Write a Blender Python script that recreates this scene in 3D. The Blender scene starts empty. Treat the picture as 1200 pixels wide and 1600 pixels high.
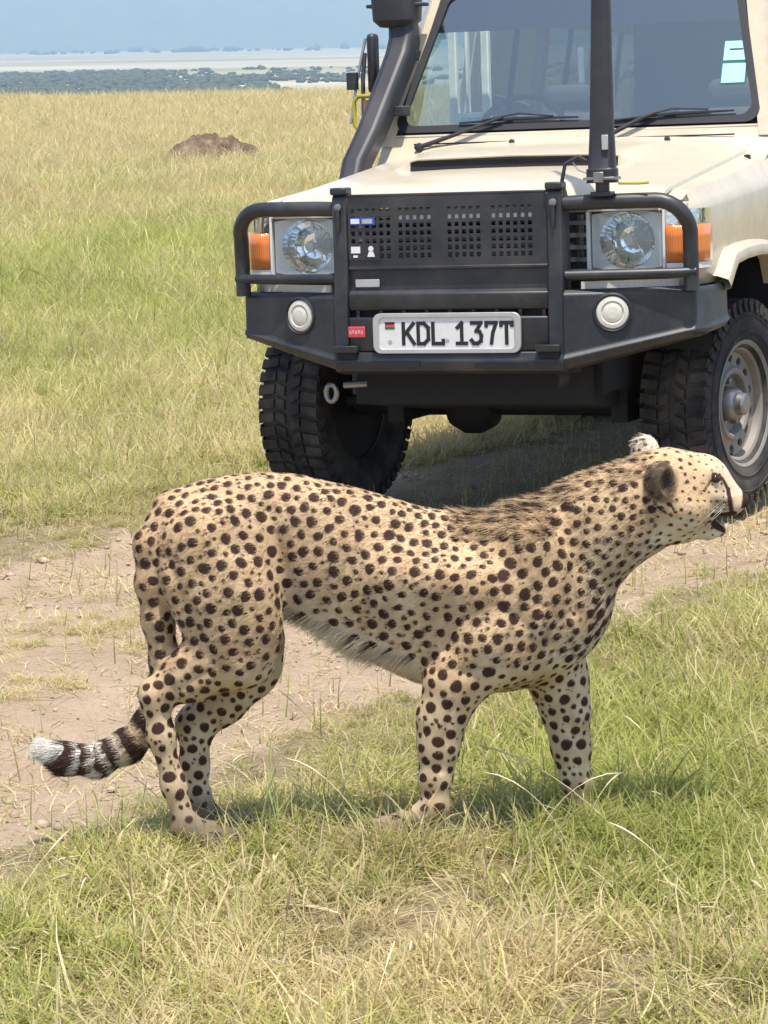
import bpy, bmesh, math, random
import numpy as np
from mathutils import Matrix, Vector, kdtree

SC = bpy.context.scene
COL = SC.collection

# ---------------------------------------------------------------- camera, light, exposure
F_PX, PITCH, ROLL, EYE = 4602.0, 0.160, -0.018, 1.797
cd = bpy.data.cameras.new('camera')
cd.sensor_fit = 'VERTICAL'; cd.sensor_height = 36.0; cd.lens = 36.0 * F_PX / 1600.0
cd.clip_start = 0.05; cd.clip_end = 60000.0
cam = bpy.data.objects.new('camera', cd); COL.objects.link(cam)
fwd = Vector((0, math.cos(PITCH), -math.sin(PITCH)))
right0 = Vector((1, 0, 0)); up0 = right0.cross(fwd)
c_, s_ = math.cos(ROLL), math.sin(ROLL)
right = right0 * c_ + up0 * s_; up = up0 * c_ - right0 * s_
m = Matrix((right, up, -fwd)).transposed().to_4x4(); m.translation = Vector((0, 0, EYE))
cam.matrix_world = m
SC.camera = cam

SUN_EL, SUN_AZ = math.radians(75.0), math.radians(166.0)      # azimuth clockwise from +Y
sv = Vector((math.sin(SUN_AZ) * math.cos(SUN_EL), math.cos(SUN_AZ) * math.cos(SUN_EL), math.sin(SUN_EL)))
w = bpy.data.worlds.new('World'); SC.world = w; w.use_nodes = True
nt = w.node_tree; nt.nodes.clear()
sky = nt.nodes.new('ShaderNodeTexSky'); sky.sky_type = 'NISHITA'; sky.sun_disc = False
sky.sun_elevation = SUN_EL; sky.sun_rotation = SUN_AZ; sky.altitude = 1500; sky.air_density = 1.0; sky.dust_density = 4.5; sky.ozone_density = 0.7
bg = nt.nodes.new('ShaderNodeBackground'); bg.inputs[1].default_value = 0.15
wo = nt.nodes.new('ShaderNodeOutputWorld')
nt.links.new(sky.outputs[0], bg.inputs[0]); nt.links.new(bg.outputs[0], wo.inputs[0])
ld = bpy.data.lights.new('sun', 'SUN'); ld.energy = 3.5; ld.angle = math.radians(0.6); ld.color = (1.0, 0.95, 0.87)
sun = bpy.data.objects.new('sun', ld); COL.objects.link(sun)
sun.rotation_euler = sv.to_track_quat('Z', 'Y').to_euler(); sun.location = (0, 0, 30)
vs = SC.view_settings
vs.view_transform = 'Standard'; vs.look = 'None'; vs.gamma = 1.0; vs.use_curve_mapping = False
vs.exposure = 0.92
SC.render.engine = 'CYCLES'
SC.cycles.use_denoising = True
SC.cycles.max_bounces = 8; SC.cycles.transparent_max_bounces = 24; SC.cycles.volume_bounces = 1
SC.cycles.diffuse_bounces = 4; SC.cycles.glossy_bounces = 4

rng = np.random.default_rng(11)
random.seed(5)

# ---------------------------------------------------------------- helpers: noise
def _hash(ix, iy, seed):
    h = (ix.astype(np.int64) * 374761393 + iy.astype(np.int64) * 668265263 + seed * 1442695041) & 0xffffffff
    h = ((h ^ (h >> 13)) * 1274126177) & 0xffffffff
    return ((h ^ (h >> 16)) & 0xffff) / 65535.0
def vnoise(x, y, seed=0):
    x = np.asarray(x, float); y = np.asarray(y, float)
    ix = np.floor(x); iy = np.floor(y); fx = x - ix; fy = y - iy
    ux = fx * fx * (3 - 2 * fx); uy = fy * fy * (3 - 2 * fy)
    a = _hash(ix, iy, seed); b = _hash(ix + 1, iy, seed); c = _hash(ix, iy + 1, seed); d = _hash(ix + 1, iy + 1, seed)
    return (a * (1 - ux) + b * ux) * (1 - uy) + (c * (1 - ux) + d * ux) * uy
def fbm(x, y, oct=4, seed=0):
    v = 0; a = 0.5; t = 0
    for k in range(oct):
        v = v + a * vnoise(x * 2 ** k + 17.3 * k, y * 2 ** k - 9.1 * k, seed + k); t += a; a *= 0.5
    return v / t
def sstep(a, b, x):
    t = np.clip((x - a) / (b - a), 0, 1); return t * t * (3 - 2 * t)

# ---------------------------------------------------------------- helpers: materials
def new_mat(name):
    m = bpy.data.materials.new(name); m.use_nodes = True
    n = m.node_tree; b = n.nodes['Principled BSDF']
    return m, n, b
def N(n, t, **k):
    x = n.nodes.new(t)
    for a, v in k.items():
        if a == 'inp':
            for i, vv in v.items(): x.inputs[i].default_value = vv
        else: setattr(x, a, v)
    return x
def L(n, a, ai, b, bi): n.links.new(a.outputs[ai], b.inputs[bi])
def ramp(n, stops, interp='LINEAR'):
    r = n.nodes.new('ShaderNodeValToRGB'); cr = r.color_ramp; cr.interpolation = interp
    while len(cr.elements) < len(stops): cr.elements.new(0.5)
    for e, (p, c) in zip(cr.elements, stops):
        e.position = p; e.color = (*c, 1) if len(c) == 3 else c
    return r
def simple(name, col, rough=0.5, metal=0.0, var=0.15, scale=12.0, bump=0.0, bscale=200.0, dust=0.0, dustcol=(0.32, 0.26, 0.19), coat=0.0, spec=0.5):
    m, n, b = new_mat(name)
    tc = N(n, 'ShaderNodeTexCoord')
    nz = N(n, 'ShaderNodeTexNoise', inp={'Scale': scale, 'Detail': 5.0, 'Roughness': 0.6}); L(n, tc, 'Object', nz, 'Vector')
    lo = tuple(x * (1 - var) for x in col); hi = tuple(min(1, x * (1 + var)) for x in col)
    r = ramp(n, [(0.3, lo), (0.7, hi)]); L(n, nz, 'Fac', r, 'Fac')
    last = r
    if dust > 0:
        n2 = N(n, 'ShaderNodeTexNoise', inp={'Scale': 5.0, 'Detail': 7.0, 'Roughness': 0.65}); L(n, tc, 'Object', n2, 'Vector')
        r2 = ramp(n, [(0.42, (0, 0, 0)), (0.72, (dust,) * 3)]); L(n, n2, 'Fac', r2, 'Fac')
        mx = N(n, 'ShaderNodeMixRGB'); mx.inputs[2].default_value = (*dustcol, 1)
        L(n, r2, 'Color', mx, 0); L(n, r, 'Color', mx, 1); last = mx
    L(n, last, 'Color', b, 'Base Color')
    b.inputs['Roughness'].default_value = rough; b.inputs['Metallic'].default_value = metal
    b.inputs['Specular IOR Level'].default_value = spec
    b.inputs['Coat Weight'].default_value = coat
    b.inputs['Coat Roughness'].default_value = 0.08
    if bump > 0:
        n3 = N(n, 'ShaderNodeTexNoise', inp={'Scale': bscale, 'Detail': 3.0}); L(n, tc, 'Object', n3, 'Vector')
        bp = N(n, 'ShaderNodeBump', inp={'Strength': bump, 'Distance': 0.002}); L(n, n3, 'Fac', bp, 'Height'); L(n, bp, 'Normal', b, 'Normal')
    return m

# ---------------------------------------------------------------- helpers: meshes
class MB:
    def __init__(s): s.v = []; s.f = []; s.m = []
    def add(s, vs, fs, mi=0):
        o = len(s.v); s.v.extend([tuple(map(float, p)) for p in vs])
        s.f.extend([tuple(i + o for i in f) for f in fs]); s.m.extend([mi] * len(fs)); return s
    def box(s, lo, hi, mi=0, rot=None, piv=None):
        x0, y0, z0 = lo; x1, y1, z1 = hi
        vs = [(x, y, z) for x in (x0, x1) for y in (y0, y1) for z in (z0, z1)]
        if rot is not None:
            p = Vector(piv if piv is not None else [(a + b) / 2 for a, b in zip(lo, hi)])
            vs = [tuple(rot @ (Vector(v) - p) + p) for v in vs]
        return s.add(vs, [(0, 1, 3, 2), (4, 6, 7, 5), (0, 4, 5, 1), (2, 3, 7, 6), (0, 2, 6, 4), (1, 5, 7, 3)], mi)
    def hexa(s, a, b, mi=0):            # two quads a, b with the same winding joined into a solid
        vs = list(a) + list(b); n = len(a)
        fs = [tuple(range(n - 1, -1, -1)), tuple(range(n, 2 * n))] + [(i, (i + 1) % n, n + (i + 1) % n, n + i) for i in range(n)]
        return s.add(vs, fs, mi)
    def tube(s, pts, r, n=10, mi=0, caps=True):
        pts = [Vector(p) for p in pts]; rs = r if hasattr(r, '__len__') else [r] * len(pts)
        vs = []; fs = []; ref = None
        for i, p in enumerate(pts):
            t = (pts[min(i + 1, len(pts) - 1)] - pts[max(i - 1, 0)]).normalized()
            if ref is None: ref = t.orthogonal().normalized()
            ref = (ref - t * ref.dot(t)); ref = ref.normalized() if ref.length > 1e-6 else t.orthogonal().normalized()
            b = t.cross(ref)
            for k in range(n):
                a = 2 * math.pi * k / n; vs.append(p + (ref * math.cos(a) + b * math.sin(a)) * rs[i])
        for i in range(len(pts) - 1):
            for k in range(n):
                fs.append((i * n + k, i * n + (k + 1) % n, (i + 1) * n + (k + 1) % n, (i + 1) * n + k))
        if caps: fs += [tuple(range(n - 1, -1, -1)), tuple(range((len(pts) - 1) * n, len(pts) * n))]
        return s.add(vs, fs, mi)
    def lathe(s, prof, n=24, axis='Y', c=(0, 0, 0), mi=0, mis=None):   # prof: (radius, along)
        vs = []; 
        for r, h in prof:
            for k in range(n):
                a = 2 * math.pi * k / n; u, v = r * math.cos(a), r * math.sin(a)
                p = {'Y': (u, h, v), 'X': (h, u, v), 'Z': (u, v, h)}[axis]
                vs.append((p[0] + c[0], p[1] + c[1], p[2] + c[2]))
        for i in range(len(prof) - 1):
            fs = [(i * n + k, i * n + (k + 1) % n, (i + 1) * n + (k + 1) % n, (i + 1) * n + k) for k in range(n)]
            if i == 0: s.add(vs, fs, mis[0] if mis else mi); base = len(s.v) - len(vs)
            else:
                s.f.extend([tuple(j + base for j in f) for f in fs]); s.m.extend([(mis[i] if mis else mi)] * len(fs))
        return s
    def grid(s, P, mi=0, wrap=False):
        P = np.asarray(P, float); a, b = P.shape[:2]
        fs = [(i * b + j, i * b + (j + 1) % b, (i + 1) * b + (j + 1) % b, (i + 1) * b + j) for i in range(a - 1) for j in range(b if wrap else b - 1)]
        return s.add(P.reshape(-1, 3), fs, mi)
    def prism(s, poly, axis, a, b, mi=0):     # 2-D polygon extruded along an axis
        def q(p, h): return {'X': (h, p[0], p[1]), 'Y': (p[0], h, p[1]), 'Z': (p[0], p[1], h)}[axis]
        return s.hexa([q(p, a) for p in poly], [q(p, b) for p in poly], mi)
    def build(s, name, mats, parent=None, smooth=False, bevel=0.0, solid=0.0, sub=0, seg=2):
        me = bpy.data.meshes.new(name); me.from_pydata(s.v, [], s.f)
        mats = mats if isinstance(mats, (list, tuple)) else [mats]
        for m in mats: me.materials.append(m)
        me.polygons.foreach_set('material_index', s.m)
        bm = bmesh.new(); bm.from_mesh(me); bmesh.ops.remove_doubles(bm, verts=bm.verts, dist=1e-5)
        bmesh.ops.recalc_face_normals(bm, faces=bm.faces); bm.to_mesh(me); bm.free()
        o = bpy.data.objects.new(name, me); COL.objects.link(o)
        if smooth or bevel > 0 or sub: me.polygons.foreach_set('use_smooth', [True] * len(me.polygons)); 
        if smooth: me.set_sharp_from_angle(angle=math.radians(38))
        if solid > 0:
            md = o.modifiers.new('solid', 'SOLIDIFY'); md.thickness = solid; md.offset = -1
        if sub:
            md = o.modifiers.new('sub', 'SUBSURF'); md.levels = sub; md.render_levels = sub
        if bevel > 0:
            me.set_sharp_from_angle(angle=math.radians(38))
            md = o.modifiers.new('bevel', 'BEVEL'); md.width = bevel; md.segments = seg; md.limit_method = 'ANGLE'; md.angle_limit = math.radians(30); md.harden_normals = False
        if parent: o.parent = parent
        return o
def tag(o, label=None, cat=None, group=None, kind=None):
    if label: o['label'] = label
    if cat: o['category'] = cat
    if group: o['group'] = group
    if kind: o['kind'] = kind
    return o

# ---------------------------------------------------------------- terrain
TD = np.array([0.576, 0.817]); TN = np.array([-0.817, 0.576]); TP = np.array([-0.906, 6.648])
def track_t(x, y):                      # distance across the two-track, 0 at its near edge, 2.25 at its far edge
    dx, dy = x - TP[0], y - TP[1]
    s = dx * TD[0] + dy * TD[1]; t = dx * TN[0] + dy * TN[1]
    e = np.clip(s - 4.0, 0, 8); t = t - 0.025 * e * e * 0.6 - np.clip(s - 12, 0, None) * 0.24
    return t
def dirtness(x, y):                     # 1 on bare ruts, 0 in grass
    t = track_t(x, y) + 0.34 * (fbm(x * 2.3, y * 2.3, 3, 3) - 0.5) + 0.30 * (fbm(x * 9, y * 9, 3, 8) - 0.5)
    near = sstep(-0.06, 0.05, t) * (1 - sstep(0.80, 0.98, t))
    far = sstep(1.42, 1.60, t) * (1 - sstep(2.22, 2.36, t))
    return np.maximum(near, far)
def height(x, y):
    r = np.hypot(x, y)
    z = -0.035 + 0.10 * sstep(7.0, 10.4, y) + 0.027 * np.clip(x - 0.5, -2, 2) * sstep(8, 10.5, y) * (1 - sstep(13, 22, y))
    z = z - 0.10 * sstep(11.0, 14.0, y) * 0.9
    t = track_t(x, y)
    nearm = 1 - sstep(30, 60, r)
    z = z - nearm * 0.045 * (np.exp(-((t - 0.42) / 0.30) ** 2) + np.exp(-((t - 1.90) / 0.28) ** 2))
    z = z + nearm * 0.03 * (fbm(x * 1.3, y * 1.3, 3, 21) - 0.5) + nearm * 0.020 * (fbm(x * 7, y * 7, 4, 25) - 0.5)
    z = z + 0.25 * (fbm(x / 16, y / 16, 2, 40) - 0.5) * sstep(20, 45, r)
    ang = np.arctan2(x, y)
    crest = 82 + 10 * (vnoise(ang * 20, ang * 0 + 3, 5) - 0.5)
    d = np.clip(r - crest, 0, None)
    z = z - 46 * (1 - np.exp(-d / 420.0)) * sstep(0, 60, d)
    z = z + 2.0 * (fbm(x / 900, y / 900, 3, 50) - 0.5) * sstep(600, 2500, r)
    return z
def build_ground():
    fa = np.radians(np.arange(-13, 13.001, 0.11)); ca = np.radians(np.arange(16, 344.1, 3.6))
    ang = np.concatenate([fa, ca]); na = len(ang)
    rs = list(np.arange(0.4, 4.6, 0.3)) + list(np.arange(4.7, 15.0, 0.04))
    r = 15.0
    while r < 17500: rs.append(r); r *= 1.022
    rs = np.array(rs); Rg, A = np.meshgrid(rs, ang, indexing='ij')
    X, Y = Rg * np.sin(A), Rg * np.cos(A); Z = height(X, Y)
    D = dirtness(X, Y)
    Z = Z + 0.020 * D * (fbm(X * 30, Y * 30, 2, 60) - 0.5) * (Rg < 20)
    V = np.stack([X, Y, Z], -1).reshape(-1, 3); nr = len(rs)
    i = np.arange(nr - 1)[:, None]; j = np.arange(na)[None, :]
    j2 = (j + 1) % na
    Fq = np.stack([i * na + j, i * na + j2, (i + 1) * na + j2, (i + 1) * na + j], -1).reshape(-1, 4)
    me = bpy.data.meshes.new('ground'); me.vertices.add(len(V)); me.vertices.foreach_set('co', V.ravel())
    me.loops.add(Fq.size); me.loops.foreach_set('vertex_index', Fq[:, ::-1].ravel().astype(np.int32))
    me.polygons.add(len(Fq)); me.polygons.foreach_set('loop_start', np.arange(0, Fq.size, 4, dtype=np.int32)); me.polygons.foreach_set('loop_total', np.full(len(Fq), 4, np.int32))
    me.update(); me.validate()
    at = me.attributes.new('dirt', 'FLOAT', 'POINT'); at.data.foreach_set('value', np.maximum(D, 0.85 * sstep(-0.05, 0.1, track_t(X, Y)) * (1 - sstep(2.1, 2.3, track_t(X, Y)))).ravel().astype(np.float32))
    at = me.attributes.new('far', 'FLOAT', 'POINT'); at.data.foreach_set('value', sstep(70, 400, Rg).ravel().astype(np.float32))
    me.polygons.foreach_set('use_smooth', [True] * len(me.polygons))
    m, n, b = new_mat('ground_soil')
    tc = N(n, 'ShaderNodeTexCoord')
    n1 = N(n, 'ShaderNodeTexNoise', inp={'Scale': 3.0, 'Detail': 8.0, 'Roughness': 0.65}); L(n, tc, 'Object', n1, 'Vector')
    n2 = N(n, 'ShaderNodeTexNoise', inp={'Scale': 60.0, 'Detail': 4.0, 'Roughness': 0.7}); L(n, tc, 'Object', n2, 'Vector')
    dirt = ramp(n, [(0.25, (0.27, 0.198, 0.138)), (0.50, (0.44, 0.328, 0.222)), (0.8, (0.55, 0.430, 0.305))]); 
    mixn = N(n, 'ShaderNodeMath', operation='MULTIPLY_ADD'); mixn.inputs[1].default_value = 0.45; L(n, n2, 'Fac', mixn, 0)
    sc = N(n, 'ShaderNodeMath', operation='MULTIPLY'); sc.inputs[1].default_value = 0.6; L(n, n1, 'Fac', sc, 0); L(n, sc, 0, mixn, 2)
    L(n, mixn, 0, dirt, 'Fac')
    turf = ramp(n, [(0.3, (0.19, 0.145, 0.082)), (0.7, (0.36, 0.285, 0.175))]); L(n, n2, 'Fac', turf, 'Fac')
    plain_n = N(n, 'ShaderNodeTexNoise', inp={'Scale': 0.0012, 'Detail': 5.0, 'Roughness': 0.6}); 
    mp = N(n, 'ShaderNodeMapping'); mp.inputs['Scale'].default_value = (0.5, 1.0, 1.0); L(n, tc, 'Object', mp, 'Vector'); L(n, mp, 'Vector', plain_n, 'Vector')
    plain = ramp(n, [(0.35, (0.24, 0.22, 0.12)), (0.5, (0.36, 0.32, 0.20)), (0.65, (0.46, 0.42, 0.30))]); L(n, plain_n, 'Fac', plain, 'Fac')
    a1 = N(n, 'ShaderNodeAttribute', attribute_name='dirt'); a2 = N(n, 'ShaderNodeAttribute', attribute_name='far')
    mx = N(n, 'ShaderNodeMixRGB'); L(n, a1, 'Fac', mx, 0); L(n, turf, 'Color', mx, 1); L(n, dirt, 'Color', mx, 2)
    mx2 = N(n, 'ShaderNodeMixRGB'); L(n, a2, 'Fac', mx2, 0); L(n, mx, 'Color', mx2, 1); L(n, plain, 'Color', mx2, 2)
    L(n, mx2, 'Color', b, 'Base Color'); b.inputs['Roughness'].default_value = 0.95; b.inputs['Specular IOR Level'].default_value = 0.15
    n4 = N(n, 'ShaderNodeTexNoise', inp={'Scale': 38.0, 'Detail': 6.0, 'Roughness': 0.7}); L(n, tc, 'Object', n4, 'Vector')
    bp = N(n, 'ShaderNodeBump', inp={'Strength': 0.9, 'Distance': 0.03}); L(n, n4, 'Fac', bp, 'Height'); L(n, bp, 'Normal', b, 'Normal')
    me.materials.append(m)
    o = bpy.data.objects.new('ground', me); COL.objects.link(o)
    return tag(o, 'savanna ground with a bare earth two-track crossing it', kind='structure')
ground = build_ground()

# far escarpment: a long ridge that fills the view behind the plain
def build_hills():
    ang = np.radians(np.arange(-60, 60.01, 0.35)); rr = np.linspace(13800, 17400, 34)
    Rg, A = np.meshgrid(rr, ang, indexing='ij')
    X, Y = Rg * np.sin(A), Rg * np.cos(A)
    prof = sstep(13900, 16600, Rg + 900 * (fbm(A * 14, Rg / 4000, 4, 70) - 0.5))
    Z = -55 + prof * (620 + 120 * (fbm(A * 6, A * 0 + 1, 3, 71) - 0.5)) + 70 * prof * (fbm(X / 420, Y / 420, 4, 72) - 0.5)
    b = MB().grid(np.stack([X, Y, Z], -1))
    m, n, bs = new_mat('hill_bush')
    tc = N(n, 'ShaderNodeTexCoord'); nz = N(n, 'ShaderNodeTexNoise', inp={'Scale': 0.006, 'Detail': 8.0, 'Roughness': 0.7}); L(n, tc, 'Object', nz, 'Vector')
    r = ramp(n, [(0.36, (0.075, 0.09, 0.045)), (0.62, (0.12, 0.13, 0.065)), (0.8, (0.17, 0.165, 0.09))]); L(n, nz, 'Fac', r, 'Fac'); L(n, r, 'Color', bs, 'Base Color'); bs.inputs['Roughness'].default_value = 0.95
    o = b.build('hills', m, smooth=False); o.data.polygons.foreach_set('use_smooth', [True] * len(o.data.polygons))
    tag(o, 'long hazy blue escarpment behind the plain', kind='structure')
build_hills()

# ---------------------------------------------------------------- haze over the whole plain
def build_haze():
    b = MB().box((-17900, -17900, -64), (17900, 17900, 760))
    m = bpy.data.materials.new('haze_air'); m.use_nodes = True; n = m.node_tree; n.nodes.clear()
    v = n.nodes.new('ShaderNodeVolumePrincipled'); v.inputs['Color'].default_value = (0.40, 0.57, 0.76, 1); v.inputs['Density'].default_value = 0.000095; v.inputs['Anisotropy'].default_value = 0.0
    o = n.nodes.new('ShaderNodeOutputMaterial'); n.links.new(v.outputs[0], o.inputs['Volume'])
    tag(b.build('haze', m), 'blue air haze over the plain', kind='stuff')
build_haze()

# ================================================================ CHEETAH: one continuous body from a smooth distance field
CY = 6.58
CH = dict(
 torso=[(-0.393,0,0.667,0.145),(-0.298,0,0.673,0.140),(-0.204,0,0.675,0.130),(-0.089,0,0.627,0.149),(0.026,0,0.569,0.168),(0.142,0,0.528,0.183),(0.258,0,0.520,0.189),(0.338,0,0.545,0.182)],
 chest=[(0.325,0,0.505,0.138),(0.352,0,0.512,0.120)],
 neck=[(0.361,0,0.622,0.138),(0.495,0,0.700,0.110),(0.597,0,0.747,0.092),(0.637,0,0.756,0.090)],
 nape=[(0.231,0,0.707,0.043),(0.377,0,0.756,0.056),(0.493,0,0.787,0.056)],
 cran=[(0.655,0,0.776,0.090),(0.712,0,0.781,0.076)],
 cheekN=[(0.683,-0.045,0.737,0.050)], cheekF=[(0.683,0.045,0.737,0.050)],
 bridge=[(0.720,0,0.781,0.046),(0.764,0,0.760,0.035),(0.798,0,0.747,0.024)],
 muz=[(0.752,-0.014,0.749,0.036),(0.785,-0.014,0.738,0.023)], muzF=[(0.752,0.014,0.749,0.036),(0.785,0.014,0.738,0.023)],
 nose=[(0.804,0,0.750,0.017),(0.814,0,0.746,0.012)],
 brow=[(0.733,-0.034,0.815,0.015),(0.752,-0.026,0.806,0.010)], browF=[(0.733,0.034,0.815,0.015),(0.752,0.026,0.806,0.010)],
 jaw=[(0.688,0,0.703,0.046),(0.735,0,0.683,0.022),(0.760,0,0.679,0.015)],
 shoulder=[(0.322,-0.06,0.62,0.100),(0.269,-0.075,0.463,0.112)], shoulderF=[(0.322,0.06,0.62,0.100),(0.30,0.065,0.463,0.108)],
 foreN=[(0.225,-0.085,0.436,0.093),(0.152,-0.09,0.353,0.063),(0.122,-0.09,0.277,0.051),(0.114,-0.09,0.211,0.042),(0.106,-0.09,0.136,0.032),(0.103,-0.09,0.072,0.028)],
 pawN=[(0.103,-0.09,0.066,0.029),(0.045,-0.09,0.030,0.029),(-0.025,-0.09,0.014,0.034)],
 foreF=[(0.363,0.05,0.441,0.090),(0.395,0.06,0.326,0.064),(0.412,0.065,0.25,0.051),(0.423,0.065,0.166,0.040),(0.435,0.065,0.089,0.031),(0.441,0.065,0.023,0.029)],
 pawF=[(0.449,0.06,-0.005,0.034),(0.492,0.058,-0.014,0.033)],
 thighN=[(-0.395,-0.062,0.655,0.116),(-0.360,-0.078,0.562,0.116),(-0.340,-0.082,0.483,0.100),(-0.332,-0.08,0.438,0.082)],
 shankN=[(-0.348,-0.08,0.439,0.086),(-0.439,-0.08,0.386,0.058),(-0.518,-0.08,0.343,0.035)],
 metaN=[(-0.525,-0.08,0.340,0.032),(-0.513,-0.08,0.242,0.027),(-0.489,-0.08,0.13,0.0235),(-0.466,-0.08,0.044,0.027)],
 hpawN=[(-0.462,-0.08,0.020,0.034),(-0.405,-0.084,-0.004,0.040),(-0.366,-0.086,-0.012,0.037)],
 thighF=[(-0.366,0.05,0.582,0.112),(-0.332,0.06,0.429,0.090),(-0.324,0.062,0.369,0.074)],
 shankF=[(-0.324,0.062,0.376,0.070),(-0.385,0.062,0.295,0.056),(-0.441,0.062,0.238,0.042)],
 metaF=[(-0.446,0.055,0.235,0.039),(-0.449,0.055,0.144,0.029),(-0.441,0.055,0.06,0.025),(-0.430,0.055,0.016,0.027)],
 hpawF=[(-0.415,0.06,0.004,0.034),(-0.352,0.056,-0.014,0.038),(-0.318,0.055,-0.020,0.034)],
 tail=[(-0.470,0,0.735,0.060),(-0.524,-0.025,0.675,0.040),(-0.528,-0.035,0.589,0.034),(-0.516,-0.035,0.502,0.034),(-0.503,-0.030,0.412,0.032),(-0.515,-0.01,0.325,0.032),(-0.548,0.01,0.249,0.033),(-0.596,0.01,0.202,0.036),(-0.668,0.01,0.168,0.036),(-0.737,0.01,0.172,0.034),(-0.785,0.01,0.192,0.023)],
)
SY = dict(torso=0.57, chest=0.74, neck=0.70, nape=0.6, cran=0.80, bridge=0.85, jaw=0.95, thighN=0.62, thighF=0.62, shoulder=0.55, shoulderF=0.55, foreN=0.80, foreF=0.80, shankN=0.72, shankF=0.72)
def cheetah_mesh():
    h = 0.0042
    lo = np.array([-0.86, -0.20, -0.07]); hi = np.array([0.87, 0.20, 0.92])
    n = np.ceil((hi - lo) / h).astype(int) + 1
    ax = [lo[i] + h * np.arange(n[i]) for i in range(3)]
    def field(init=1.0): return np.full(n, init, np.float32)
    def cone(F, a, b, sy, k):
        a = np.array(a, float); b = np.array(b, float)
        mg = k + 0.03
        l = np.minimum(a[:3] - a[3], b[:3] - b[3]) - mg; u = np.maximum(a[:3] + a[3], b[:3] + b[3]) + mg
        i0 = np.clip(np.floor((l - lo) / h).astype(int), 0, n); i1 = np.clip(np.ceil((u - lo) / h).astype(int) + 1, 0, n)
        sl = tuple(slice(i0[i], i1[i]) for i in range(3))
        X = ax[0][sl[0]][:, None, None]; Y = ax[1][sl[1]][None, :, None]; Z = ax[2][sl[2]][None, None, :]
        d = b[:3] - a[:3]; d2 = d @ d + 1e-12; dys = d[1]
        t = np.clip(((X - a[0]) * d[0] + (Z - a[2]) * d[2] + (Y - a[1]) * dys) / d2, 0, 1)
        r = a[3] + (b[3] - a[3]) * t
        q = np.sqrt((X - a[0] - t * d[0]) ** 2 + ((Y - a[1] - t * dys) / sy) ** 2 + (Z - a[2] - t * d[2]) ** 2) - r
        q = q * (0.5 + 0.5 * sy)
        A = F[sl]; hh = np.clip(0.5 + 0.5 * (A - q) / k, 0, 1)
        F[sl] = A + (q - A) * hh - k * hh * (1 - hh)
    def chain(F, name, k):
        pts = CH[name]; sy = SY.get(name, 1.0)
        if len(pts) == 1: cone(F, pts[0], pts[0], sy, k)
        for p, q in zip(pts[:-1], pts[1:]): cone(F, p, q, sy, k)
    def merge(A, B, k):
        hh = np.clip(0.5 + 0.5 * (A - B) / k, 0, 1); return A + (B - A) * hh - k * hh * (1 - hh)
    F = field(); chain(F, 'torso', 0.05); chain(F, 'chest', 0.05); chain(F, 'neck', 0.05)
    chain(F, 'shoulder', 0.035); chain(F, 'shoulderF', 0.035)
    cone(F, (0.33, -0.085, 0.66, 0.035), (0.215, -0.118, 0.445, 0.03), 1, 0.04)     # shoulder blade and upper arm ridge
    cone(F, (0.02, -0.098, 0.60, 0.05), (0.20, -0.105, 0.58, 0.06), 0.8, 0.05)
    cone(F, (0.40, -0.07, 0.63, 0.025), (0.33, -0.11, 0.50, 0.03), 1, 0.03)         # front of the shoulder
    cone(F, (-0.36, -0.075, 0.74, 0.03), (-0.46, -0.085, 0.60, 0.035), 1, 0.05)     # haunch
    H = field()
    for nm, k in (('cran', 0.03), ('cheekN', 0.025), ('cheekF', 0.025), ('bridge', 0.02), ('muz', 0.014), ('muzF', 0.014), ('nose', 0.008), ('brow', 0.012), ('browF', 0.012), ('jaw', 0.012)): chain(H, nm, k)
    F = merge(F, H, 0.035)
    for legs in (('thighF', 'shankF', 'metaF', 'hpawF'), ('foreF', 'pawF'), ('thighN', 'shankN', 'metaN', 'hpawN'), ('foreN', 'pawN')):
        G = field()
        for nm in legs: chain(G, nm, 0.03)
        # toes: four rounded digits on each paw
        px, py, pz, pr = CH[legs[-1]][-1]; sgn = -1 if legs[-1] == 'pawN' else 1
        for q in range(4):
            oy = (q - 1.5) * 0.0155; ox = 0.026 - abs(q - 1.5) * 0.006
            cone(G, (px + sgn * 0.006, py + oy, pz - 0.006, 0.015), (px + sgn * (ox + 0.012), py + oy * 1.25, pz - 0.016, 0.0125), 1, 0.006)
        F = merge(F, G, 0.035)
    G = field(); chain(G, 'tail', 0.02); F = merge(F, G, 0.02)
    # ears: flattened domes with a scooped front
    X = ax[0][:, None, None]; Y = ax[1][None, :, None]; Z = ax[2][None, None, :]
    def ell(c, r): return (np.sqrt(((X - c[0]) / r[0]) ** 2 + ((Y - c[1]) / r[1]) ** 2 + ((Z - c[2]) / r[2]) ** 2) - 1) * min(r)
    for sg, c in ((-1, (0.618, -0.080, 0.805)), (1, (0.598, 0.062, 0.846))):
        e = ell((c[0], c[1], c[2] + 0.002), (0.033, 0.026, 0.044)); e = np.maximum(e, -ell((c[0] + 0.020, c[1] + sg * 0.020, c[2] - 0.002), (0.022, 0.024, 0.033)))
        F = merge(F, e.astype(np.float32), 0.018)
    # surface nets
    S = F < 0
    c8 = [S[i:n[0] - 1 + i, j:n[1] - 1 + j, k:n[2] - 1 + k] for i in (0, 1) for j in (0, 1) for k in (0, 1)]
    cnt = sum(c.astype(np.int8) for c in c8); act = np.argwhere((cnt > 0) & (cnt < 8))
    idx = np.full(n - 1, -1, np.int32); idx[act[:, 0], act[:, 1], act[:, 2]] = np.arange(len(act))
    offs = np.array([(i, j, k) for i in (0, 1) for j in (0, 1) for k in (0, 1)])
    val = np.stack([F[act[:, 0] + o[0], act[:, 1] + o[1], act[:, 2] + o[2]] for o in offs], 1)
    acc = np.zeros((len(act), 3)); ct = np.zeros(len(act))
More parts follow.
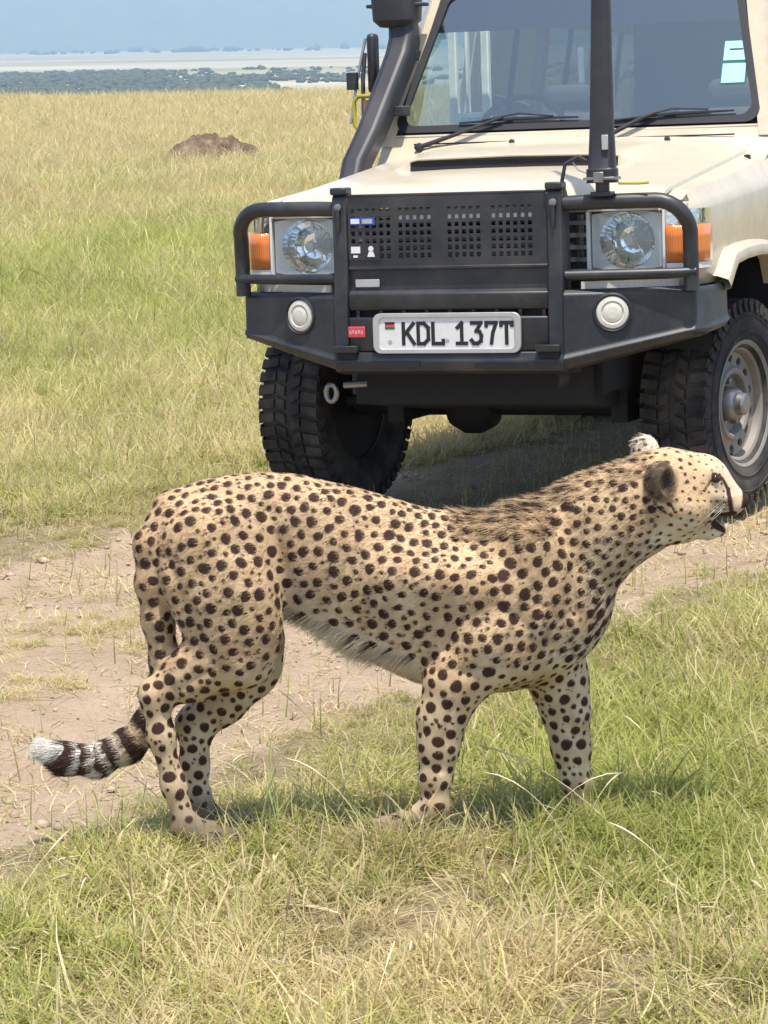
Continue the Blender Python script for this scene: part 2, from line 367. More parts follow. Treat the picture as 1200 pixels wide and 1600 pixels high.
    for a in range(8):
        for b in range(a + 1, 8):
            if np.abs(offs[a] - offs[b]).sum() != 1: continue
            va, vb = val[:, a], val[:, b]; mk = (va < 0) != (vb < 0)
            t = np.where(mk, va / np.where(mk, va - vb, 1), 0)
            acc += mk[:, None] * (offs[a] + t[:, None] * (offs[b] - offs[a])); ct += mk
    V = lo + h * (act + acc / ct[:, None])
    faces = []
    for axn in range(3):
        u, v = (axn + 1) % 3, (axn + 2) % 3
        d = [slice(None)] * 3; e = [slice(None)] * 3; d[axn] = slice(0, -1); e[axn] = slice(1, None)
        s0, s1 = S[tuple(d)], S[tuple(e)]
        P = np.argwhere(s0 != s1); P = P[(P[:, u] > 0) & (P[:, v] > 0) & (P[:, u] < n[u] - 1) & (P[:, v] < n[v] - 1)]
        fl = s0[P[:, 0], P[:, 1], P[:, 2]]
        def at(du, dv):
            Q = P.copy(); Q[:, u] -= du; Q[:, v] -= dv; return idx[Q[:, 0], Q[:, 1], Q[:, 2]]
        q = np.stack([at(1, 1), at(0, 1), at(0, 0), at(1, 0)], 1)
        q[~fl] = q[~fl][:, ::-1]; faces.append(q)
    Fc = np.concatenate(faces); Fc = Fc[(Fc >= 0).all(1)]
    E = np.concatenate([Fc[:, [0, 1]], Fc[:, [1, 2]], Fc[:, [2, 3]], Fc[:, [3, 0]]]); E = np.concatenate([E, E[:, ::-1]])
    deg = np.bincount(E[:, 0], minlength=len(V)).astype(float); deg[deg == 0] = 1
    for it in range(5):
        for lam in (0.5, -0.48):
            av = np.stack([np.bincount(E[:, 0], V[E[:, 1], i], minlength=len(V)) for i in range(3)], 1) / deg[:, None]
            V = V + lam * (av - V)
    return V, Fc
def cheetah():
    V, Fc = cheetah_mesh()
    def normals():
        a = V[Fc[:, 2]] - V[Fc[:, 0]]; b = V[Fc[:, 3]] - V[Fc[:, 1]]; fn = np.cross(a, b); Q = np.zeros_like(V)
        for i in range(4):
            for k in range(3): Q[:, k] += np.bincount(Fc[:, i], fn[:, k], minlength=len(V))
        return Q / (np.linalg.norm(Q, axis=1)[:, None] + 1e-12)
    N0 = normals(); disp = np.zeros(len(V))
    def crease(pts, width, depth, side=0):               # muscle edges, folds and ribs (x, z), worked into the surface on the flanks
        d = np.full(len(V), 9.0); P2 = V[:, [0, 2]]
        for q0, q1 in zip(pts[:-1], pts[1:]):
            q0 = np.array(q0); q1 = np.array(q1); e = q1 - q0; t = np.clip(((P2 - q0) @ e) / (e @ e + 1e-12), 0, 1); d = np.minimum(d, np.linalg.norm(P2 - q0 - t[:, None] * e, axis=1))
        wgt = np.clip(np.abs(N0[:, 1]) * 1.6 - 0.3, 0, 1) * (1 if side == 0 else (V[:, 1] * side > 0))
        disp[:] += -depth * np.exp(-(d / width) ** 2) * wgt
    crease([(-0.258, 0.750), (-0.236, 0.655), (-0.215, 0.560)], 0.020, 0.010)
    crease([(-0.436, 0.735), (-0.36, 0.64), (-0.292, 0.515)], 0.045, -0.007)
    crease([(-0.487, 0.655), (-0.436, 0.515), (-0.39, 0.43)], 0.020, 0.007)
    crease([(-0.30, 0.60), (-0.30, 0.50), (-0.33, 0.44)], 0.022, 0.004)
    crease([(0.288, 0.735), (0.33, 0.60), (0.24, 0.465)], 0.032, -0.008)
    crease([(0.20, 0.70), (0.165, 0.56), (0.13, 0.45)], 0.026, 0.009)
    crease([(0.392, 0.735), (0.43, 0.625), (0.425, 0.52)], 0.026, 0.009)
    crease([(0.25, 0.54), (0.31, 0.50), (0.36, 0.45)], 0.018, 0.005)
    crease([(0.52, 0.80), (0.46, 0.70), (0.44, 0.62)], 0.020, 0.004)
    for k in range(6): crease([(-0.07 + 0.047 * k, 0.66), (-0.10 + 0.047 * k, 0.58), (-0.115 + 0.047 * k, 0.50 - 0.010 * k)], 0.010, 0.0028)
    crease([(0.172, 0.392), (0.23, 0.41)], 0.014, 0.007); crease([(0.142, 0.32), (0.128, 0.24), (0.118, 0.16)], 0.008, 0.004, -1); crease([(0.41, 0.31), (0.43, 0.18)], 0.008, 0.004)
    crease([(-0.50, 0.30), (-0.48, 0.20), (-0.465, 0.12)], 0.008, 0.004, -1); crease([(-0.47, 0.36), (-0.40, 0.40)], 0.014, 0.005, -1)
    crease([(-0.10, 0.735), (0.05, 0.705), (0.18, 0.70)], 0.030, 0.004)
    crease([(0.66, 0.70), (0.70, 0.73), (0.70, 0.77)], 0.014, 0.004); crease([(0.735, 0.795), (0.75, 0.78)], 0.010, 0.004); crease([(0.745, 0.765), (0.775, 0.755)], 0.012, -0.004)
    disp += 0.0016 * (fbm(V[:, 0] * 30 + 3, V[:, 2] * 30 + V[:, 1] * 17, 3, 77) - 0.5)
    V = V + N0 * disp[:, None]
    a = V[Fc[:, 2]] - V[Fc[:, 0]]; b = V[Fc[:, 3]] - V[Fc[:, 1]]; fn = np.cross(a, b)
    Nn = np.zeros_like(V)
    for i in range(4):
        for k in range(3): Nn[:, k] += np.bincount(Fc[:, i], fn[:, k], minlength=len(V))
    Nn /= np.linalg.norm(Nn, axis=1)[:, None] + 1e-12
    x, y, z = V.T
    # ---- regions
    def seg(p, r):                                  # distance to a chain of skeleton points
        d = np.full(len(V), 9.0)
        for q0, q1 in zip(p[:-1], p[1:]):
            q0 = np.array(q0[:3]); q1 = np.array(q1[:3]); e = q1 - q0; t = np.clip(((V - q0) @ e) / (e @ e + 1e-12), 0, 1)
            d = np.minimum(d, np.linalg.norm(V - q0 - t[:, None] * e, axis=1))
        return d
    tail = (seg(CH['tail'][2:], 0) < 0.052) & (x < -0.482) & ((y > -0.047) | (z > 0.40))
    head = (x > 0.60) & (z > 0.66)
    neck = (x > 0.44) & ~head & (z > 0.5)
    leg = (z < 0.40) & (np.minimum.reduce([seg(CH[q], 0) for q in ('foreN', 'foreF', 'shankN', 'metaN', 'shankF', 'metaF')]) < 0.085)
    paw = (z < 0.06) & ~tail
    face = (x > 0.70) & head
    belly = (Nn[:, 2] < -0.35) & (z > 0.36) & (x < 0.40) & ~tail
    # ---- coat colour: pigment, with some light and shade painted in
    base = np.tile(np.array([0.55, 0.388, 0.222]), (len(V), 1))
    def paint(c, w): base[:] = base * (1 - w[:, None]) + np.array(c) * w[:, None]
    up = np.clip(Nn[:, 2], 0, 1)
    paint((0.56, 0.395, 0.225), sstep(0.3, 0.95, up) * 0.7 * (z > 0.5))
    paint((0.68, 0.585, 0.44), sstep(-0.1, -0.6, Nn[:, 2]) * sstep(0.30, 0.40, z) * 1.0)
    paint((0.58, 0.45, 0.29), sstep(0.42, 0.28, z) * (~tail) * 0.6)
    paint((0.60, 0.49, 0.34), (np.sign(Nn[:, 1] * y) < 0) * (z < 0.44) * (~tail) * 0.8)
    paint((0.57, 0.45, 0.29), sstep(0.72, 0.64, z) * (x > 0.45) * 0.8)
    paint((0.105, 0.082, 0.058), sstep(0.11, 0.03, z) * (~tail) * 0.92)  # dusty paws, darkened further by shade painted into the coat
    paint((0.40, 0.26, 0.13), sstep(0.42, 0.75, fbm(x * 22 + 9, z * 22 + y * 14, 3, 7)) * 0.5)
    paint((0.56, 0.43, 0.28), sstep(0.72, 0.75, x) * head * 0.8); paint((0.34, 0.255, 0.175), head * sstep(0.032, 0.012, np.hypot(x - 0.757, (z - 0.752) * 0.9)) * 0.75)
    paint((0.70, 0.60, 0.45), head * sstep(0.010, 0.0, np.abs(x - 0.752 - 0.0) ) * (z > 0.785) * (z < 0.80) * 0.6)
    paint((0.66, 0.53, 0.37), head * (x > 0.765) * (z > 0.762) * 0.85)  # nose bridge paled: sunlight painted into its colour
    paint((0.70, 0.62, 0.50), sstep(0.69, 0.67, z) * head * 0.8)
    # near ear dark, with a pale far ear
    en = np.sqrt(((x - 0.619) / 0.039) ** 2 + ((z - 0.807) / 0.050) ** 2) + 0.35 * (fbm(x * 70, z * 70, 3, 15) - 0.5); earn = (y < -0.062)
    paint((0.36, 0.25, 0.145), sstep(1.14, 1.0, en) * earn); paint((0.115, 0.08, 0.052), sstep(0.98, 0.72, en) * earn)
    paint((0.045, 0.032, 0.025), sstep(0.60, 0.25, np.sqrt(((x - 0.634 + 0.25 * (z - 0.80)) / 0.022) ** 2 + ((z - 0.800) / 0.060) ** 2)) * earn)
    paint((0.62, 0.52, 0.39), ((z > 0.838) & (x > 0.555) & (x < 0.645) & (y > 0.035)) * 1.0)
    sd = np.full(len(V), 0.05)
    kd = kdtree.KDTree(len(V))
    for i, p in enumerate(V): kd.insert(p, i)
    kd.balance()
    R = np.full(len(V), 0.0290); K = np.full(len(V), 0.40)
    R[z < 0.34] = 0.032; K[z < 0.34] = 0.37
    up_neck = (x > 0.42) & (z > 0.58); R[up_neck] = 0.0235; K[up_neck] = 0.37
    back = (Nn[:, 2] > 0.6) & (z > 0.6); R[back & ~head] = 0.024
    R[head] = 0.0185; K[head] = 0.27; R[face] = 0.0155; K[face] = 0.20
    R[paw] = 0.03; K[paw] = 0.27
    R[belly] = 0.030; K[belly] = 0.30
    spine_dir = np.array([1.0, 0, 0])
    rr_ = np.random.default_rng(3)
    taken = np.zeros(len(V), bool); taken |= tail & (x < -0.50) & (z < 0.40)
    taken |= (x > 0.765) & head; taken |= (en < 1.1) & earn; taken |= (z > 0.838) & (x > 0.555) & (x < 0.645) & (y > 0.035); taken |= (z < 0.012)
    taken |= (Nn[:, 2] < -0.75) & (z > 0.36) & (x < 0.3); low_belly = (Nn[:, 2] < -0.12) & (z > 0.34) & (z < 0.520 - 0.40 * (x + 0.22)) & (x > -0.26) & (x < 0.12); taken |= low_belly
    spots = []
    for i in rr_.permutation(len(V)):
        if taken[i]: continue
        r_ = R[i] * rr_.uniform(0.86, 1.16)
        spots.append((i, r_ * K[i] * rr_.uniform(0.82, 1.14)))
        for co, j, dd in kd.find_range(V[i], r_):
            if Nn[i] @ Nn[j] > -0.1: taken[j] = True
    def blot(i, r, st=1.0, ang=None):
        nn = Nn[i]; t1 = np.cross(nn, [0, 1, 0.01]); t1 /= np.linalg.norm(t1) + 1e-9; t2 = np.cross(nn, t1)
        an = rr_.uniform(0, math.pi) if ang is None else ang
        c, s = math.cos(an), math.sin(an); e1, e2 = t1 * c + t2 * s, t2 * c - t1 * s
        el = rr_.uniform(1.0, 1.28) * st; ph = rr_.uniform(0, 7); am = rr_.uniform(0.0, 0.06)
        for co, j, dd in kd.find_range(V[i], r * 2.6):
            if Nn[j] @ nn < -0.1: continue
            d = V[j] - V[i]; u, v = d @ e1 / math.sqrt(el), d @ e2 * math.sqrt(el); q = math.hypot(u, v)
            w = 1 + am * math.sin(3 * math.atan2(v, u) + ph)
            sd[j] = min(sd[j], q - r * w)
    for i, r_ in spots: blot(i, r_)
    for i in rr_.permutation(len(V))[:60000]:            # middling spots wherever a gap is left
        if sd[i] > 0.0128 and not head[i] and not tail[i] and not paw[i] and not belly[i] and not low_belly[i]: blot(i, rr_.uniform(0.0045, 0.0075))
    # small freckles in the gaps
    for i in rr_.permutation(len(V))[:5200]:
        if sd[i] > 0.0060 and not head[i] and not tail[i] and z[i] > 0.10 and not belly[i]: blot(i, rr_.uniform(0.0020, 0.0042))
    # dark scruff on the withers
    for i in np.nonzero((z > 0.715) & (x > 0.17) & (x < 0.42) & (np.abs(y) < 0.07))[0][::80]: blot(i, rr_.uniform(0.006, 0.011), 1.5, 0.2)
    # tail: spots, then rings and a white tip
    arc = np.zeros(len(V)); best = np.full(len(V), 9.0); s0 = 0
    for q0, q1 in zip(CH['tail'][:-1], CH['tail'][1:]):
        q0 = np.array(q0[:3]); q1 = np.array(q1[:3]); e = q1 - q0; ln = np.linalg.norm(e); t = np.clip(((V - q0) @ e) / (e @ e), 0, 1)
        d = np.linalg.norm(V - q0 - t[:, None] * e, axis=1); mk = d < best; best[mk] = d[mk]; arc[mk] = s0 + t[mk] * ln; s0 += ln
    end = s0 + 0.02; u = end - arc
    tl = tail & (z < 0.40)
    jit = 0.012 * (vnoise(z * 60 + x * 40, y * 60, 4) - 0.5)
    for c, hw in ((0.070, 0.019), (0.113, 0.013), (0.149, 0.010), (0.183, 0.012), (0.234, 0.019), (0.302, 0.025), (0.372, 0.014), (0.44, 0.012), (0.50, 0.010)):
        dd = np.abs(u + jit - c) - hw; sd = np.where(tl, np.minimum(sd, dd), sd)
    paint((0.66, 0.61, 0.52), tl * sstep(0.30, 0.10, u)); paint((0.72, 0.68, 0.60), tl * (u < 0.052))
    # face marks (x, z): tear line, lips, nose, eye corner
    def stroke(pts, hw, side=None):
        nonlocal sd
        d = np.full(len(V), 9.0)
        for q0, q1 in zip(pts[:-1], pts[1:]):
            q0 = np.array(q0); q1 = np.array(q1); e = q1 - q0; P2 = np.stack([x, z], 1); t = np.clip(((P2 - q0) @ e) / (e @ e + 1e-12), 0, 1)
            d = np.minimum(d, np.linalg.norm(P2 - q0 - t[:, None] * e, axis=1))
        sd = np.where(head & (np.abs(y) > 0.008), np.minimum(sd, d - hw), sd)
    stroke([(0.742, 0.812), (0.753, 0.806)], 0.0075)
    stroke([(0.744, 0.812), (0.762, 0.803), (0.774, 0.779)], 0.0036); stroke([(0.774, 0.779), (0.778, 0.752), (0.783, 0.728)], 0.0055)
    stroke([(0.744, 0.812), (0.728, 0.794), (0.717, 0.780)], 0.0028)
    stroke([(0.739, 0.722), (0.760, 0.720), (0.790, 0.722)], 0.0065)
    stroke([(0.750, 0.698), (0.772, 0.686)], 0.0125)
    stroke([(0.722, 0.706), (0.748, 0.703)], 0.003)
    for q in range(3): stroke([(0.742 + 0.0, 0.756 - q * 0.010), (0.772, 0.752 - q * 0.009)], 0.0008)
    for pts in ([(0.64, 0.755), (0.652, 0.735)], [(0.60, 0.765), (0.612, 0.748), (0.63, 0.735)]): stroke(pts, 0.0032)
    sd = np.where((x > 0.803) & head & (z > 0.731), np.minimum(sd, 0.006 - (x - 0.803) - 0.25 * np.maximum(0, 0.752 - z)), sd)
    # chest stripes
    for q in range(3): 
        zz = 0.485 - 0.034 * q; mk = (x > 0.455) & (z < 0.54) & (z > 0.40)
        sd = np.where(mk, np.minimum(sd, np.abs(z - zz - 0.9 * (x - 0.43) + 0.01 * np.sin(y * 60)) - 0.0045), sd)
    # ---- mesh
    me = bpy.data.meshes.new('cheetah'); me.vertices.add(len(V)); me.vertices.foreach_set('co', V.ravel())
    me.loops.add(Fc.size); me.loops.foreach_set('vertex_index', Fc.ravel().astype(np.int32))
    me.polygons.add(len(Fc)); me.polygons.foreach_set('loop_start', np.arange(0, Fc.size, 4, dtype=np.int32)); me.polygons.foreach_set('loop_total', np.full(len(Fc), 4, np.int32))
    me.update(); me.validate(); me.polygons.foreach_set('use_smooth', [True] * len(me.polygons))
    me.attributes.new('sd', 'FLOAT', 'POINT').data.foreach_set('value', sd.astype(np.float32))
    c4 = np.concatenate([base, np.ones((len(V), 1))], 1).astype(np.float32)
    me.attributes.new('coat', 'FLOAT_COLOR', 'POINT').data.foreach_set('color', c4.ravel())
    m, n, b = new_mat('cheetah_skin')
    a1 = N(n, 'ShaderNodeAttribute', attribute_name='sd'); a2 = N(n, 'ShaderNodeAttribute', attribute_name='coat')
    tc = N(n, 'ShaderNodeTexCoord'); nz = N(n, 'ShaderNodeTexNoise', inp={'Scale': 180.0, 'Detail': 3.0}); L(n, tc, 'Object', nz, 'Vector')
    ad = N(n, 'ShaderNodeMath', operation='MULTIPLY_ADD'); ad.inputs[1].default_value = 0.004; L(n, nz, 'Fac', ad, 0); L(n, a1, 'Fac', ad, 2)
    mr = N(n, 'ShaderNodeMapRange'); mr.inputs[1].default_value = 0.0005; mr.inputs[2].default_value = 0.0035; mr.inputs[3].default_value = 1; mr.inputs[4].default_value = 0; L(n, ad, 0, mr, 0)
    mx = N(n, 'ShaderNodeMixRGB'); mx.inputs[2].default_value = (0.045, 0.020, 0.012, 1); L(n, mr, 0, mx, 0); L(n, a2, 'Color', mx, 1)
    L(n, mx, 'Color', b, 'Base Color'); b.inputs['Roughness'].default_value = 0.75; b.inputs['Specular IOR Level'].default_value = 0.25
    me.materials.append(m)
    o = bpy.data.objects.new('cheetah', me); COL.objects.link(o); o.location = (0, CY, 0)
    tag(o, 'spotted cheetah standing side on in the grass, head turned right and striped tail curled out', 'cheetah')
    # ---- fur
    tri = np.concatenate([Fc[:, [0, 1, 2]], Fc[:, [0, 2, 3]]]); ar = np.linalg.norm(np.cross(V[tri[:, 1]] - V[tri[:, 0]], V[tri[:, 2]] - V[tri[:, 0]]), axis=1)
    NH = 190000
    pk = rr_.choice(len(tri), NH, p=ar / ar.sum()); r1, r2 = rr_.random(NH), rr_.random(NH); q = r1 + r2 > 1; r1[q] = 1 - r1[q]; r2[q] = 1 - r2[q]
    wt = np.stack([1 - r1 - r2, r1, r2], 1); T = tri[pk]
    def ip(A): return (A[T] * (wt[:, :, None] if A.ndim == 2 else wt)).sum(1)
    P = ip(V); Nm = ip(Nn); Nm /= np.linalg.norm(Nm, axis=1)[:, None] + 1e-9
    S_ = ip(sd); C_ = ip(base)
    flow = np.tile(np.array([-1.0, 0, -0.30]), (NH, 1))
    lowleg = P[:, 2] < 0.40; flow[lowleg] = (-0.15, 0, -1.0)
    hd = (P[:, 0] > 0.62) & (P[:, 2] > 0.66); flow[hd] = (-1, 0, -0.15)
    tlm = (ip(tail.astype(float)) > 0.5) & (P[:, 2] < 0.38); flow[tlm] = (-1, 0, -0.15)
    flow += rr_.normal(0, 0.16, flow.shape)
    flow -= Nm * (flow * Nm).sum(1)[:, None]; flow /= np.linalg.norm(flow, axis=1)[:, None] + 1e-9
    ln = np.full(NH, 0.0078); 
    fringe = (Nm[:, 2] < -0.35) & (P[:, 2] > 0.34) & (P[:, 2] < 0.530 - 0.40 * (P[:, 0] + 0.22)) & (P[:, 0] > -0.24) & (P[:, 0] < 0.14)
    ln[fringe] = rr_.uniform(0.010, 0.034, fringe.sum()); 
    mane = (Nm[:, 2] > 0.45) & (P[:, 0] > 0.16) & (P[:, 0] < 0.60) & (P[:, 2] > 0.68); ln[mane] = rr_.uniform(0.009, 0.026, mane.sum()) * np.where(P[mane, 0] < 0.44, 1.0, 0.65)
    throat = (Nm[:, 2] < 0.0) & (P[:, 0] > 0.36) & (P[:, 2] > 0.40) & ~hd; ln[throat] = 0.009
    ln[hd] = 0.006; ln[hd & (P[:, 0] > 0.72)] = 0.0035; ln[lowleg] = 0.0052; ln[tlm] = 0.013; ln[tlm & (P[:, 0] < -0.74)] = 0.024; ln[(P[:, 0] > 0.585) & (P[:, 0] < 0.66) & (P[:, 1] < -0.055) & (P[:, 2] > 0.76)] = 0.010
    ln *= rr_.uniform(0.7, 1.25, NH)
    lift = np.where(fringe, 0.55, np.where(mane, 0.6, 0.30)) * rr_.uniform(0.6, 1.4, NH)
    dr = flow + Nm * lift[:, None]; dr /= np.linalg.norm(dr, axis=1)[:, None]
    grav = np.where(fringe, 0.6, 0.0)
    pts = np.empty((NH, 4, 3), np.float32)
    for k in range(4):
        t = k / 3.0; bend = flow * (t * t * 0.35) ; p = P - Nm * 0.001 + (dr * t + bend) * ln[:, None]; p[:, 2] -= grav * t * t * ln
        pts[:, k] = p
    cu = bpy.data.hair_curves.new('fur'); cu.add_curves([4] * NH)
    cu.attributes['position'].data.foreach_set('vector', pts.ravel())
    rad = cu.attributes.get('radius') or cu.attributes.new('radius', 'FLOAT', 'POINT')
    base_r = np.where(fringe | mane, 0.00042, 0.00040)
    rad.data.foreach_set('value', (base_r[:, None] * np.array([1.0, 0.9, 0.65, 0.15])).astype(np.float32).ravel())
    dark = sstep(0.0016, -0.0008, S_ + rr_.normal(0, 0.0006, NH))
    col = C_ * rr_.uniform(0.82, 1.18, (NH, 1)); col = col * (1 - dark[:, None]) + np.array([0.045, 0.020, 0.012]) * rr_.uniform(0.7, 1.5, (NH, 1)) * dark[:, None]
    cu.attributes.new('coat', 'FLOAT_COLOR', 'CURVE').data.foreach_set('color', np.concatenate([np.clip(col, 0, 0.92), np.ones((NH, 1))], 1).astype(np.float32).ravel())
    mf, nf, bf = new_mat('cheetah_fur'); af = N(nf, 'ShaderNodeAttribute', attribute_name='coat'); L(nf, af, 'Color', bf, 'Base Color'); bf.inputs['Roughness'].default_value = 0.55; bf.inputs['Specular IOR Level'].default_value = 0.3
    cu.materials.append(mf)
    fo = bpy.data.objects.new('fur', cu); COL.objects.link(fo); fo.parent = o
    # ---- eyes, whiskers
    dk = simple('eye_brown', (0.030, 0.014, 0.006), rough=0.05, var=0.3, scale=300)
    for sg in (-1, 1):
        d2 = (x - 0.749) ** 2 + (z - 0.806) ** 2 + (np.sign(y) != sg) * 9; i = int(np.argmin(d2 - 0.02 * np.abs(y)))
        c = V[i] - Nn[i] * 0.006
        eb = MB().lathe([(0.0005, -0.012)] + [(0.012 * math.cos(a), 0.012 * math.sin(a)) for a in np.linspace(-1.4, 1.4, 9)] + [(0.0005, 0.012)], n=14, axis='Y')
        e = eb.build('eye', dk, o, smooth=True); e.location = c
    wmat = simple('whisker_white', (0.8, 0.78, 0.72), rough=0.4)
    for q in range(7):
        zz = 0.752 - 0.006 * (q % 4); xx = 0.772 - 0.007 * (q // 2)
        for sg in (-1, 1):
            MB().tube([(xx, sg * 0.034, zz), (xx - 0.012, sg * 0.062, zz - 0.006), (xx - 0.035, sg * 0.088, zz - 0.02)], [0.0003, 0.00025, 0.0001], n=4).build('whisker', wmat, o)
    return o
cheetah()

# ================================================================ SAFARI TRUCK (X forward, Y to its left, Z up; origin on the ground under the front axle)
PAINT = None
def truck_materials():
    M = {}
    m, n, b = new_mat('beige_paint')
    tc = N(n, 'ShaderNodeTexCoord')
    n1 = N(n, 'ShaderNodeTexNoise', inp={'Scale': 2.2, 'Detail': 7.0, 'Roughness': 0.62}); L(n, tc, 'Object', n1, 'Vector')
    r1 = ramp(n, [(0.3, (0.52, 0.445, 0.312)), (0.72, (0.59, 0.510, 0.370))]); L(n, n1, 'Fac', r1, 'Fac')
    n2 = N(n, 'ShaderNodeTexNoise', inp={'Scale': 14.0, 'Detail': 8.0, 'Roughness': 0.72}); L(n, tc, 'Object', n2, 'Vector')
    r2 = ramp(n, [(0.42, (0, 0, 0)), (0.75, (0.50,) * 3)]); L(n, n2, 'Fac', r2, 'Fac')
    mx = N(n, 'ShaderNodeMixRGB'); mx.inputs[2].default_value = (0.38, 0.30, 0.21, 1); L(n, r2, 'Color', mx, 0); L(n, r1, 'Color', mx, 1)
    L(n, mx, 'Color', b, 'Base Color')
    rr = ramp(n, [(0.3, (0.28,) * 3), (0.75, (0.50,) * 3)]); L(n, n2, 'Fac', rr, 'Fac'); L(n, rr, 'Color', b, 'Roughness')
    b.inputs['Coat Weight'].default_value = 0.35; b.inputs['Coat Roughness'].default_value = 0.12
    M['paint'] = m
    M['inner'] = simple('cab_trim_beige', (0.78, 0.77, 0.68), rough=0.7)
    M['bar'] = simple('black_powder_coat', (0.018, 0.020, 0.023), rough=0.42, var=0.2, scale=30, bump=0.15, bscale=420, dust=0.45, dustcol=(0.10, 0.088, 0.072))
    n = M['bar'].node_tree; b = n.nodes['Principled BSDF']; src = b.inputs['Base Color'].links[0].from_socket
    tc = N(n, 'ShaderNodeTexCoord'); sp = N(n, 'ShaderNodeTexVoronoi', inp={'Scale': 55.0}); L(n, tc, 'Object', sp, 'Vector')
    big = N(n, 'ShaderNodeTexNoise', inp={'Scale': 7.0, 'Detail': 6.0, 'Roughness': 0.7}); L(n, tc, 'Object', big, 'Vector')
    th = N(n, 'ShaderNodeMath', operation='MULTIPLY_ADD'); th.inputs[1].default_value = 0.55; th.inputs[2].default_value = -0.20; L(n, big, 'Fac', th, 0)
    lt = N(n, 'ShaderNodeMath', operation='LESS_THAN'); L(n, sp, 'Distance', lt, 0); L(n, th, 0, lt, 1)
    mu = N(n, 'ShaderNodeMath', operation='MULTIPLY'); mu.inputs[1].default_value = 0.45; L(n, lt, 0, mu, 0)
    mx = N(n, 'ShaderNodeMixRGB'); mx.inputs[2].default_value = (0.16, 0.13, 0.10, 1); L(n, mu, 0, mx, 0); n.links.new(src, mx.inputs[1]); L(n, mx, 'Color', b, 'Base Color')
    M['black'] = simple('black_plastic', (0.020, 0.020, 0.024), rough=0.5, dust=0.25, dustcol=(0.11, 0.10, 0.09))
    M['seal'] = simple('rubber_seal', (0.014, 0.014, 0.016), rough=0.6)
    M['dark'] = simple('dark_underside', (0.010, 0.010, 0.011), rough=0.8)
    M['steel'] = simple('dull_steel', (0.30, 0.29, 0.28), rough=0.42, metal=0.85, dust=0.4, dustcol=(0.2, 0.17, 0.13))
    M['rim'] = simple('grey_steel_rim', (0.20, 0.185, 0.165), rough=0.6, metal=0.1, dust=0.7, dustcol=(0.33, 0.28, 0.22))
    M['tyre'] = simple('tyre_rubber', (0.020, 0.020, 0.021), rough=0.82, var=0.25, scale=25, bump=0.3, bscale=150, dust=0.85, dustcol=(0.12, 0.105, 0.085), spec=0.3)
    M['chrome'] = simple('chrome_reflector', (0.90, 0.90, 0.90), rough=0.13, metal=1.0, var=0.05, scale=45, bump=1.0, bscale=36)
    M['lampgrey'] = simple('lamp_housing', (0.80, 0.79, 0.77), rough=0.4, metal=0.0, var=0.08)
    M['white'] = simple('white_plastic', (0.72, 0.71, 0.68), rough=0.35, var=0.05)
    M['cream'] = simple('dusty_lamp_cover', (0.62, 0.59, 0.50), rough=0.4, var=0.08, scale=60)
    M['plate'] = simple('plate_white', (0.70, 0.69, 0.66), rough=0.4, var=0.05, scale=60, dust=0.25, dustcol=(0.48, 0.42, 0.34))
    M['frame'] = simple('plate_frame_silver', (0.46, 0.45, 0.43), rough=0.4, metal=0.3, var=0.08, dust=0.3, dustcol=(0.4, 0.35, 0.28))
    M['ink'] = simple('plate_ink', (0.012, 0.012, 0.014), rough=0.45)
    M['red'] = simple('red_badge', (0.52, 0.06, 0.07), rough=0.4, var=0.1)
    M['pink'] = simple('badge_mark', (0.62, 0.25, 0.26), rough=0.4)
    M['green'] = simple('flag_green', (0.02, 0.13, 0.05), rough=0.4)
    M['blue'] = simple('badge_blue', (0.03, 0.07, 0.35), rough=0.3)
    M['tint'] = simple('purple_sunstrip', (0.065, 0.055, 0.085), rough=0.35, var=0.06)
    M['paper'] = simple('sticker_paper', (0.34, 0.60, 0.60), rough=0.5, var=0.03)
    M['teal'] = simple('sticker_edge', (0.01, 0.10, 0.09), rough=0.5)
    M['yellow'] = simple('yellow_loop', (0.38, 0.32, 0.03), rough=0.5)
    M['seat'] = simple('seat_cloth', (0.035, 0.036, 0.036), rough=0.9)
    # glass: a thin pane that lets most light through and mirrors the sky at a grazing angle
    def pane(name, tint, refl):
        m = bpy.data.materials.new(name); m.use_nodes = True; n = m.node_tree; n.nodes.clear()
        tr = N(n, 'ShaderNodeBsdfTransparent'); tr.inputs[0].default_value = (*tint, 1)
        gl = N(n, 'ShaderNodeBsdfGlossy'); gl.inputs['Roughness'].default_value = 0.03; gl.inputs[0].default_value = (0.90, 1.0, 0.92, 1)
        fr = N(n, 'ShaderNodeFresnel'); fr.inputs[0].default_value = 1.5
        ml = N(n, 'ShaderNodeMath', operation='MULTIPLY_ADD'); ml.inputs[1].default_value = 1.0; ml.inputs[2].default_value = refl; L(n, fr, 0, ml, 0)
        mx = N(n, 'ShaderNodeMixShader'); L(n, ml, 0, mx, 0); L(n, tr, 0, mx, 1); L(n, gl, 0, mx, 2)
        o = N(n, 'ShaderNodeOutputMaterial'); L(n, mx, 0, o, 'Surface'); return m
    M['glass'] = pane('windscreen_glass', (0.84, 0.96, 0.91), 0.22)
    M['sideglass'] = pane('side_glass', (0.55, 0.62, 0.62), 0.03)
    M['darkglass'] = pane('dark_side_glass', (0.10, 0.12, 0.12), 0.03)
    M['lens'] = pane('lamp_lens', (0.97, 0.98, 0.98), 0.02)
    m, n, b = new_mat('amber_lens'); b.inputs['Base Color'].default_value = (0.72, 0.20, 0.035, 1); b.inputs['Roughness'].default_value = 0.12; b.inputs['Coat Weight'].default_value = 0.6
    tc = N(n, 'ShaderNodeTexCoord'); wv = N(n, 'ShaderNodeTexWave', inp={'Scale': 40.0}); wv.bands_direction = 'Y'; L(n, tc, 'Object', wv, 'Vector')
